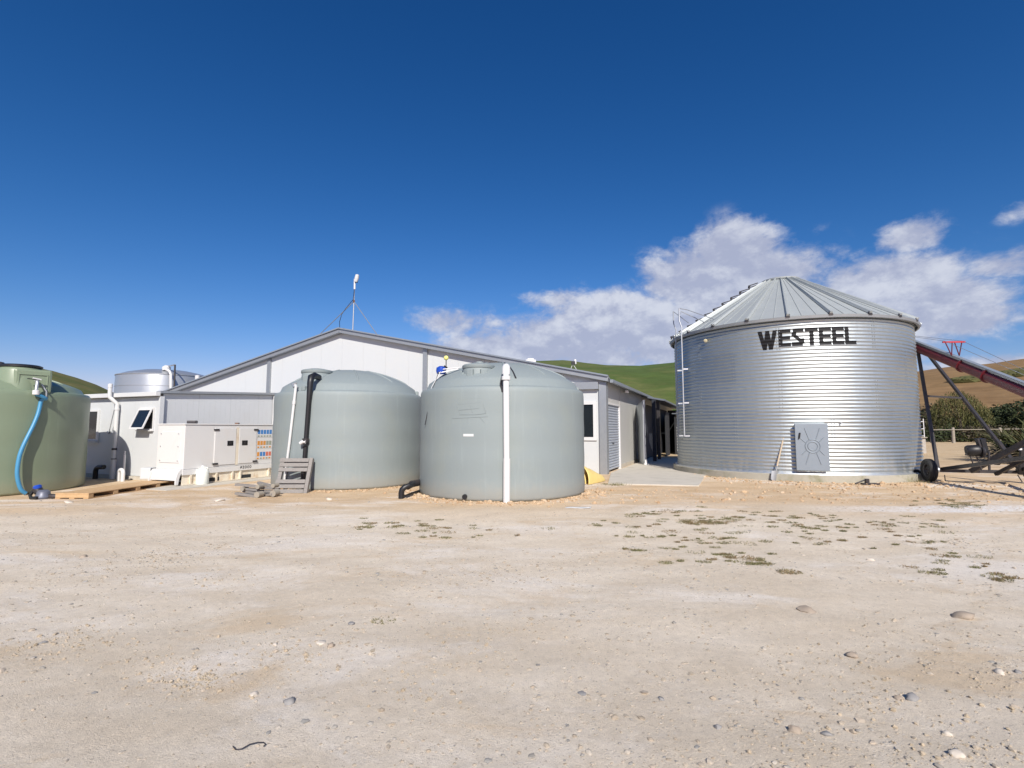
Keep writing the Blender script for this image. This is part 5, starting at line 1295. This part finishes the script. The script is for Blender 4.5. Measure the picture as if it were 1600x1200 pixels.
# ------------------------------------------------------------------ plants behind the auger
def leafmat(name, cols):
    m = varied(name, cols, 1.2, island=True, rough=.65); return m
M['willow'] = leafmat('willow_leaf', [(.055, .065, .018), (.09, .092, .028), (.12, .11, .04), (.04, .05, .016)])
M['bush'] = leafmat('bush_leaf', [(.020, .030, .013), (.035, .05, .02), (.055, .07, .028), (.028, .036, .016)])
M['bush_grey'] = leafmat('twiggy_leaf', [(.07, .06, .04), (.11, .09, .06), (.05, .045, .03), (.04, .05, .02)])
M['flax'] = leafmat('flax_leaf', [(.04, .055, .018), (.075, .085, .03), (.055, .06, .02), (.12, .10, .05)])
M['flax_dead'] = leafmat('dead_flax_leaf', [(.20, .15, .09), (.12, .085, .05), (.28, .23, .15), (.07, .05, .03)])
M['bark'] = mat('bark', (.09, .07, .05), .9, var=.3, bump=.5)
def bush(name, c, rx, ry, h, m, label, cat, n=2600, leaf=.13, seed=0, zbase=0.0, group=None, lumps=9):
    K = 1.4; c = (c[0] * K, c[1] * K); rx *= K; ry *= K; h = 1.6 + (h - 1.6) * K; leaf *= K
    rnd = random.Random(seed); c = Vector((c[0], c[1], 0)); t = thing(name, c, label, cat, group)
    b = MB()
    for i in range(7):
        a = rnd.uniform(0, 2 * pi); q = c + Vector((cos(a) * rx * .55, sin(a) * ry * .55, h * rnd.uniform(.5, .8)))
        b.tube([c + Vector((rnd.uniform(-.2, .2), rnd.uniform(-.2, .2), 0)), (c + q) / 2 + Vector((0, 0, h * .12)), q], [.07, .05, .015], 6)
    b.build('stems', M['bark'], t)
    L = [(c + Vector((rnd.uniform(-.65, .65) * rx, rnd.uniform(-.65, .65) * ry, h * rnd.uniform(.25, .72))), rnd.uniform(.30, .52)) for _ in range(lumps)]
    f = MB(); vs = []; fs = []
    for i in range(n):
        p, s = L[rnd.randrange(len(L))]
        d = Vector((rnd.gauss(0, 1), rnd.gauss(0, 1), rnd.gauss(0, 1))).normalized() * (rnd.random() ** .33)
        q = p + Vector((d.x * rx * s, d.y * ry * s, d.z * h * s * .75)) * (1 + .3 * noise.noise(p + d * 2))
        if q.z < .02: q.z = rnd.uniform(.02, .3)
        x = Vector((rnd.gauss(0, 1), rnd.gauss(0, 1), rnd.gauss(0, .6))).normalized(); y = x.orthogonal().normalized(); y = (Matrix.Rotation(rnd.uniform(0, 6.3), 3, x) @ y)
        l = leaf * rnd.uniform(.6, 1.4); k = len(vs)
        vs += [q - x * l, q + y * l * .45, q + x * l, q - y * l * .45]; fs.append((k, k + 1, k + 2, k + 3))
    f.add(vs, fs); f.build('foliage', m, t, recalc=False)
    return t
def willow(c, h, r, label, seed=1):
    rnd = random.Random(seed); c = Vector((c[0], c[1], 0)); t = thing('willow_tree', c, label, 'tree')
    b = MB(); b.tube([c, c + Vector((.1, 0, h * .35)), c + Vector((0, .1, h * .6))], [.28, .22, .14], 10)
    for i in range(9):
        a = i * .7 + .3; q = c + Vector((cos(a) * r * .6, sin(a) * r * .6, h * rnd.uniform(.7, .88)))
        b.tube([c + Vector((0, 0, h * .45)), c + (q - c) * .5 + Vector((0, 0, h * .2)), q], [.10, .06, .02], 6)
    b.build('trunk', M['bark'], t, smooth=50)
    vs = []; fs = []
    for i in range(560):
        a = rnd.uniform(0, 2 * pi); rr = r * sqrt(rnd.random()) * (1 + .18 * noise.noise(Vector((cos(a) * 2, sin(a) * 2, 3)))); z0 = h * (1 - .38 * (rr / r) ** 2) + rnd.uniform(-.35, .15)
        p = c + Vector((cos(a) * rr, sin(a) * rr, z0)); ln = h * rnd.uniform(.12, .72) * (.35 + .65 * rr / r); m = int(ln / .13)
        dr = Vector((cos(a) * .05, sin(a) * .05, 0)); sw = Vector((rnd.uniform(-.02, .02), rnd.uniform(-.02, .02), 0))
        for j in range(m):
            q = p + dr * min(j, 6) * (1 - j / 30) + sw * j + Vector((rnd.gauss(0, .05), rnd.gauss(0, .05), -.13 * j + (.10 if j == 0 else 0)))
            if q.z < .15: break
            x = Vector((rnd.gauss(0, .35), rnd.gauss(0, .35), -1)).normalized(); y = Matrix.Rotation(rnd.uniform(0, 6.3), 3, x) @ x.orthogonal().normalized()
            l = rnd.uniform(.08, .16); w = l * .28; k = len(vs)
            vs += [q - x * l, q + y * w, q + x * l, q - y * w]; fs.append((k, k + 1, k + 2, k + 3))
    MB().add(vs, fs).build('crown', M['willow'], t, recalc=False)
def flax(c, n, L, m, label, seed=0, droop=.9, tilt=None):
    rnd = random.Random(seed); c = Vector((c[0], c[1], 0)); t = thing('flax_bush', c, label, 'flax bush', 'flax bushes')
    for part, mm, cnt, dz in (('green_leaves', m, n, 1.0), ('dead_leaves', M['flax_dead'], int(n * .6), .45)):
        vs = []; fs = []
        for i in range(cnt):
            a = rnd.uniform(0, 2 * pi); l = L * rnd.uniform(.6, 1.1); el = rnd.uniform(.5, 1.4) * dz; w = rnd.uniform(.035, .06)
            d = Vector((cos(a), sin(a), 0)); s = Vector((-sin(a), cos(a), 0)); p = c + d * rnd.uniform(0, .35) + s * rnd.uniform(-.2, .2) + UZ * rnd.uniform(0, .35); ang = el; k = len(vs); seg = 8
            for j in range(seg + 1):
                f = j / seg; ww = w * (1 - f ** 2.2) + .004
                vs += [p - s * ww, p + UZ * .3 * ww, p + s * ww]
                ang -= droop * (.08 + .32 * f) * (1.5 if dz < 1 else 1) * .6
                p = p + (d * cos(ang) + UZ * sin(ang)) * l / seg
                if p.z < .03: p.z = .03
            for j in range(seg):
                q = k + j * 3; fs += [(q, q + 1, q + 4, q + 3), (q + 1, q + 2, q + 5, q + 4)]
        MB().add(vs, fs).build(part, mm, t, recalc=False)
def gp(px, d): return ((px - 800) / (F / cos(PITCH)) * d, d)
willow(gp(1499, 64), 6.2, 2.9, 'drooping olive-green willow behind the auger frame', 3)
bush('bush', gp(1447, 51), 2.6, 2, 4.2, M['bush_grey'], 'twiggy brown-grey bush next to the silo edge behind the fence', 'bush', 3000, .16, 1)
bush('bush', gp(1472, 54), 3.0, 2, 3.4, M['bush'], 'dark bush under the left side of the willow', 'bush', 3000, .15, 2)
bush('bush', gp(1535, 53), 3.0, 2, 3.9, M['bush'], 'dark green bush just right of the willow', 'bush', 3400, .15, 3)
bush('bush', gp(1566, 50), 2.8, 2, 4.1, M['bush'], 'dense glossy dark bush seen under the red auger tube', 'bush', 3600, .15, 4)
bush('bush', gp(1600, 48), 2.8, 2, 4.0, M['bush'], 'dark bush at the right edge of the picture', 'bush', 3400, .15, 5)
bush('bush', gp(1640, 46), 3.0, 2.2, 4.4, M['bush'], 'dark bush beyond the right edge behind the flax', 'bush', 2600, .16, 6)
bush('bush', gp(1545, 44), 2.4, 1.3, 2.0, M['bush_grey'], 'low brownish twiggy bush in front of the dark ones', 'bush', 2600, .12, 7)
bush('bush', gp(1510, 44.5), 3.2, 1.2, 1.7, M['bush'], 'low dark undergrowth bush at the foot of the willow', 'bush', 3000, .12, 8)
bush('bush', gp(1470, 45.5), 2.6, 1.2, 1.6, M['bush'], 'low dark bush behind the wire fence near the silo', 'bush', 2600, .12, 9)
flax(gp(1592, 25), 150, 2.3, M['flax'], 'flax clump with arching green leaves over a brown skirt behind the auger', 3)
flax(gp(1622, 23.5), 150, 2.3, M['flax'], 'flax clump with many dead leaves cut by the right edge', 4)
flax(gp(1572, 28), 90, 1.9, M['flax'], 'smaller flax clump partly hidden by the auger frame', 5)

def fence():
    d = 58.0
    ps = [(1455, d), (1488.5, d), (1562, d), (1640, d - 1)]
    a = None
    t = thing('wire_fence', Vector(gp(1455, d) + (0,)), 'low fence with pale rail and timber posts before the bushes', 'fence')
    for px, dd in ps:
        x, y = gp(px, dd); MB().tube([(x, y, 0), (x + .02, y, 1.75)], [.17, .15], 10).build('post', M['post'], t, smooth=40)
    x0, y0 = gp(1450, d); x1, y1 = gp(1640, d - 1)
    MB().tube([(x0, y0 - .15, 1.48), (gp(1500, d)[0], y0 - .15, 1.50), (x1, y1 - .15, 1.62)], .04, 8).build('rail', M['post'], t)
    for z in (.5, .9, 1.2): MB().tube([(x0, y0 - .13, z), (x1, y1 - .13, z)], .006, 5).build('wire', M['steel_dark'], t)
    # concrete block wall
    x0, y0 = gp(1436, 33); x1, y1 = gp(1461, 33.5)
    t = thing('block_wall', Vector((x0, y0, 0)), 'low pale concrete block wall beyond the right side of the silo', 'wall')
    b = MB(); xd = Vector((x1 - x0 + 0, y1 - y0, 0)).normalized(); Q = frame(Vector((x0 - 1.2, y0, 0)), xd, Vector((-xd.y, xd.x, 0)))
    for r in range(5):
        x = -.2 * (r % 2)
        while x < 2.25: b.box((max(x, 0) + .005, 0, r * .2 + .004), (min(x + .39, 2.3), .2, r * .2 + .196), Q); x += .4
    b.build('blocks', M['block'], t); MB().box((.01, .012, 0), (2.29, .188, .99), Q).build('mortar', M['concrete'], t)
    MB().box((.0, -.1, 1.0), (2.35, .35, 1.06), Q).build('coping', M['post'], t)
    x, y = gp(1439, 36); t = thing('metal_gate', Vector((x, y, 0)), 'narrow white metal gate between silo and bushes', 'gate')
    for dx in (0, .35, .7): MB().tube([(x - .5 + dx, y, .8), (x - .5 + dx, y, 3.0 - dx)], .03, 8).build('upright', M['pvc'], t)
    for z in (1.1, 1.6, 2.1): MB().tube([(x - .5, y, z), (x + .2, y, z)], .025, 8).build('bar', M['pvc'], t)
fence()

# ------------------------------------------------------------------ stones, pebbles, rubble, tufts
def stone_geo(b, c, s, rnd, V=None, Fc=None, flat=.6):
    V = V or ICO_V; Fc = Fc or ICO_F
    o = Vector((rnd.uniform(0, 99), rnd.uniform(0, 99), 0)); Rz = Matrix.Rotation(rnd.uniform(0, 6.3), 3, 'Z') @ Matrix.Rotation(rnd.uniform(-.3, .3), 3, 'X')
    st = rnd.uniform(.75, 1.3)
    vs = []
    for v in V:
        v = Vector(v); k = 1 + .6 * noise.noise(v * 1.3 + o) + (.16 * noise.noise(v * 3.5 + o) if len(V) > 20 else 0)
        vs.append(Vector(c) + Rz @ Vector((v.x * s * k * st, v.y * s * k, v.z * s * k * flat)))
    b.add(vs, Fc)
def pebbles():
    rnd = random.Random(11); b = MB(); n = 0
    cl = [(rnd.uniform(-7, 7), rnd.uniform(2.6, 8), rnd.uniform(.3, 1.0)) for _ in range(26)]
    while n < 13000:
        if rnd.random() < .35:
            q = cl[rnd.randrange(len(cl))]; x = rnd.gauss(q[0], q[2]); y = rnd.gauss(q[1], q[2] * .7)
        else:
            y = 2.3 + 11 * rnd.random() ** 1.6; x = rnd.uniform(-1.12, 1.12) * y
        if y < 2.2 or y > 14: continue
        if noise.noise(Vector((x * .6, y * .9, 5))) + rnd.uniform(-.5, .5) < -.15: continue
        s = .003 + .0034 * rnd.expovariate(1.0); s = min(s, .019) * (1 + y * .05)
        if any((x - c.x) ** 2 + (y - c.y) ** 2 < (r_ + .05) ** 2 for c, r_ in ((c1, R0), (c2, R0), (c3, R3))): continue
        stone_geo(b, (x, y, gz(x, y) + s * .10), s, rnd, flat=.45); n += 1
    o = b.build('gravel', M['pebble'], recalc=False)
    tag(o, 'loose pebbles and grit scattered over the pale dirt yard', 'gravel', kind='stuff')
    b = MB(); n = 0
    while n < 2600:
        k = rnd.random()
        if k < .45:
            c, a = (c1, rnd.uniform(pi, 2 * pi)) if rnd.random() < .6 else (c2, rnd.uniform(pi * 1.1, 2 * pi)); r = R0 + .03 + abs(rnd.gauss(0, .25)); x = c.x + cos(a) * r; y = c.y + sin(a) * r
        elif k < .75: a = FRONT + rnd.uniform(-.9, 1.1); r = SR + .2 + abs(rnd.gauss(0, .8)); x = SCN.x + cos(a) * r; y = SCN.y + sin(a) * r
        else: x = rnd.uniform(1.6, 14); y = rnd.uniform(11.2, 14.6)
        if any((x - c.x) ** 2 + (y - c.y) ** 2 < (r_ + .03) ** 2 for c, r_ in ((c1, R0), (c2, R0), (c3, R3))): continue
        if (x - SCN.x) ** 2 + (y - SCN.y) ** 2 < (SR + .19) ** 2: continue
        if 2.6 < x < 6.3 and y > 13.8: continue
        s = min(.06, .010 + .011 * rnd.expovariate(1)); stone_geo(b, (x, y, gz(x, y) + s * .25), s, rnd, flat=.7); n += 1
    o = b.build('rubble', M['rubble'], recalc=False)
    tag(o, 'orange-brown stony rubble round the feet of the tanks and the silo', 'rubble', kind='stuff')
pebbles()
def clods():
    rnd = random.Random(77); b = MB()
    for (px, py, rx, ry, n) in ((318, 1062, 45, 16, 230), (250, 1040, 60, 25, 130), (135, 995, 45, 14, 150), (60, 1012, 60, 16, 120), (450, 1020, 70, 25, 130), (640, 1070, 60, 22, 60), (1330, 1035, 90, 28, 170),
                                (1480, 1180, 80, 22, 90), (1560, 1150, 70, 40, 80), (1240, 1160, 60, 30, 50), (1420, 1120, 90, 35, 60), (720, 1025, 60, 25, 80), (350, 905, 60, 10, 80), (250, 870, 60, 10, 60), (1555, 1060, 50, 30, 90), (800, 985, 40, 10, 40), (1350, 1080, 60, 20, 70)):
        for _ in range(n):
            c = G(rnd.gauss(px, rx * .75), min(1230, rnd.gauss(py, ry * .75))); s_ = min(.016, .0028 + .0030 * rnd.expovariate(1))
            stone_geo(b, (c.x, c.y, gz(c.x, c.y) + s_ * .3), s_, rnd, flat=.75)
    tag(b.build('dirt_clods', M['clod'], recalc=False), 'crumbly ochre dirt clods and chips in scuffed patches of the yard', 'dirt clods', kind='stuff')
M['clod'] = varied('clod', [(.38, .31, .22), (.45, .37, .27), (.33, .27, .19), (.44, .38, .30)], 9, island=True)
clods()
def stones():
    M['st_grey'] = mat('grey_stone', (.26, .25, .24), .7, var=.15, vscale=9, bump=.4, bscale=60)
    M['st_brown'] = mat('brown_stone', (.33, .27, .21), .8, var=.2, vscale=9, bump=.4, bscale=60)
    M['st_pale'] = mat('pale_stone', (.56, .50, .42), .8, var=.15, vscale=9, bump=.4, bscale=60)
    rnd = random.Random(21)
    L = [(452, 1096, 11, .55, 'st_grey', 'smooth flat grey stone left of centre near the bottom of the yard'),
         (397, 1084, 7, .7, 'st_pale', 'small white stone just left of the flat grey one'),
         (1425, 1091, 9, .8, 'st_grey', 'round blue-grey stone at lower right beside a tan stone'),
         (1404, 1090, 6, .7, 'st_brown', 'small tan stone touching the round blue-grey one'),
         (1502, 963, 17, .4, 'st_brown', 'long half-buried brown stone at right of the yard'),
         (1260, 953, 12, .45, 'st_brown', 'flat orange-tan stone in the middle right of the yard'),
         (1494, 1181, 11, .6, 'st_pale', 'angular pale stone at the bottom right edge of the yard'),
         (1480, 1146, 7, .7, 'st_pale', 'white pebble above the angular pale stone at lower right'),
         (1242, 1143, 9, .8, 'st_brown', 'tan chunk with dark shadow low down in the right half'),
         (1122, 1141, 6, .9, 'st_grey', 'small dark upright stone left of the tan chunk'),
         (1330, 1022, 9, .7, 'st_brown', 'knobbly brown stone amid loose chips at right'),
         (1292, 1146, 9, .4, 'st_grey', 'flat grey-brown stone right of the tan chunk'),
         (517, 1011, 7, .7, 'st_brown', 'brown stone beside a half-buried one, left of centre'),
         (502, 1005, 8, .4, 'st_pale', 'half-buried pale stone next to the brown one'),
         (549, 977, 6, .6, 'st_grey', 'small blue-grey stone in the middle of the yard'),
         (430, 1007, 5, .6, 'st_pale', 'small pale stone left of the half-buried pair'),
         (131, 870, 6, .5, 'st_brown', 'flat brown stone at the left of the pale yard'),
         (1360, 874, 5, .6, 'st_pale', 'pale stone among the grass tufts'),
         (515, 781, 6, .6, 'st_pale', 'cream stone on the tan dirt before the rear tank'),
         (342, 783, 8, .35, 'st_pale', 'flat pale stone between the generator and the broken pallet'),
         (108, 785, 8, .3, 'st_pale', 'flat pale stone in front of the new pallet corner'),
         (775, 781, 8, .7, 'st_pale', 'pale rough stone at the foot of the white pipe'),
         (910, 1085, 8, .3, 'st_grey', 'flat lilac-grey stone in the lower middle of the yard'),
         (1034, 1094, 7, .3, 'st_grey', 'small flat grey stone right of the lilac one'),
         (1562, 1050, 8, .6, 'st_pale', 'pale wedge-shaped stone near the right edge'),
         (1590, 1049, 6, .7, 'st_grey', 'dark sharp stone at the right edge of the yard'),
         (67, 1005, 7, .3, 'st_grey', 'flat grey stone in the rough patch at far left')]
    for px, py, w, fl, m, lb in L:
        p = G(px, py); s = w / F * p.y * .86; b = MB(); z = gz(p.x, p.y); p.z = z
        stone_geo(b, (p.x, p.y, z + s * fl * .18), s, rnd, ICO2_V, ICO2_F, fl)
        o = b.build('stone', M[m], origin=p, recalc=True, smooth=70); tag(o, lb, 'stone', 'larger stones lying in the yard')
stones()
def tufts():
    rnd = random.Random(31); b = MB(); d = MB()
    spots = []
    for (px, py, rx, ry, n) in ((1040, 801, 50, 6, 20), (1100, 816, 30, 4, 26), (1200, 808, 90, 10, 26), (1150, 840, 110, 14, 26), (1120, 872, 80, 8, 20), (1185, 882, 14, 4, 8), (1340, 815, 120, 12, 34), (1380, 845, 100, 16, 20), (1500, 880, 80, 22, 14),
                               (1040, 850, 60, 14, 10), (650, 825, 80, 9, 16), (700, 832, 70, 10, 14), (600, 820, 30, 6, 8), (980, 820, 50, 14, 12), (1235, 897, 8, 2, 3), (1280, 828, 40, 6, 14), (960, 830, 140, 22, 14), (596, 971, 3, 1, 1), (1570, 905, 30, 6, 5)):
        for _ in range(n): spots.append((px + rx * rnd.uniform(-1.15, 1.15), rnd.gauss(py, ry * .6), rnd.uniform(.5, 1.1)))
    for _ in range(26): spots.append((rnd.gauss(1490, 35), rnd.gauss(788, 3), .9))
    for (px, py, s, dry) in [(p[0], p[1], p[2], rnd.random() < .3) for p in spots] + [(1075 + 8 * k, 814 + rnd.uniform(-2, 5), 1.3, True) for k in range(9)]:
        if py < 775: continue
        c = G(px, py); R = rnd.uniform(.03, .11) * s; t = d if dry else b
        for _ in range(int(rnd.uniform(40, 90))):
            a = rnd.uniform(0, 6.3); r = R * sqrt(rnd.random()); x = c.x + cos(a) * r * 1.4; y = c.y + sin(a) * r
            z = gz(x, y); h = rnd.uniform(.005, .026); q = rnd.uniform(0, 6.3); w = rnd.uniform(.004, .009)
            dx, dy = cos(q) * w, sin(q) * w; lx, ly = rnd.gauss(0, .018), rnd.gauss(0, .018)
            t.add([(x - dx, y - dy, z), (x + dx, y + dy, z), (x + lx, y + ly, z + h)], [(0, 1, 2)])
    tag(b.build('grass_tufts', M['grass'], recalc=False), 'low green grass tufts growing through the dirt in front of the silo', 'grass', kind='stuff')
    tag(d.build('dry_tufts', M['drygrass'], recalc=False), 'brown dried weed mats among the green tufts', 'weeds', kind='stuff')
    # weeds along the footing and beside the yellow guard
    w = MB()
    for (px, py, n, hh) in ((965, 758, 160, .07), (950, 757, 90, .05), (1400, 753, 120, .12), (1418, 752, 140, .18), (1385, 753, 60, .08), (1440, 754, 60, .08), (1108, 745, 60, .05), (840, 776, 40, .04), (1175, 752, 50, .05)):
        c = G(px, py)
        for _ in range(n):
            x = c.x + rnd.gauss(0, .16); y = c.y + rnd.gauss(0, .12); q = rnd.uniform(0, 6.3); wd = .006; h = hh * rnd.uniform(.4, 1.2)
            w.add([(x - cos(q) * wd, y - sin(q) * wd, 0), (x + cos(q) * wd, y + sin(q) * wd, 0), (x + rnd.gauss(0, .04), y + rnd.gauss(0, .04), h)], [(0, 1, 2)])
    tag(w.build('weeds', M['grass'], recalc=False), 'thin weeds along the silo footing and beside the concrete pad', 'weeds', kind='stuff')
tufts()
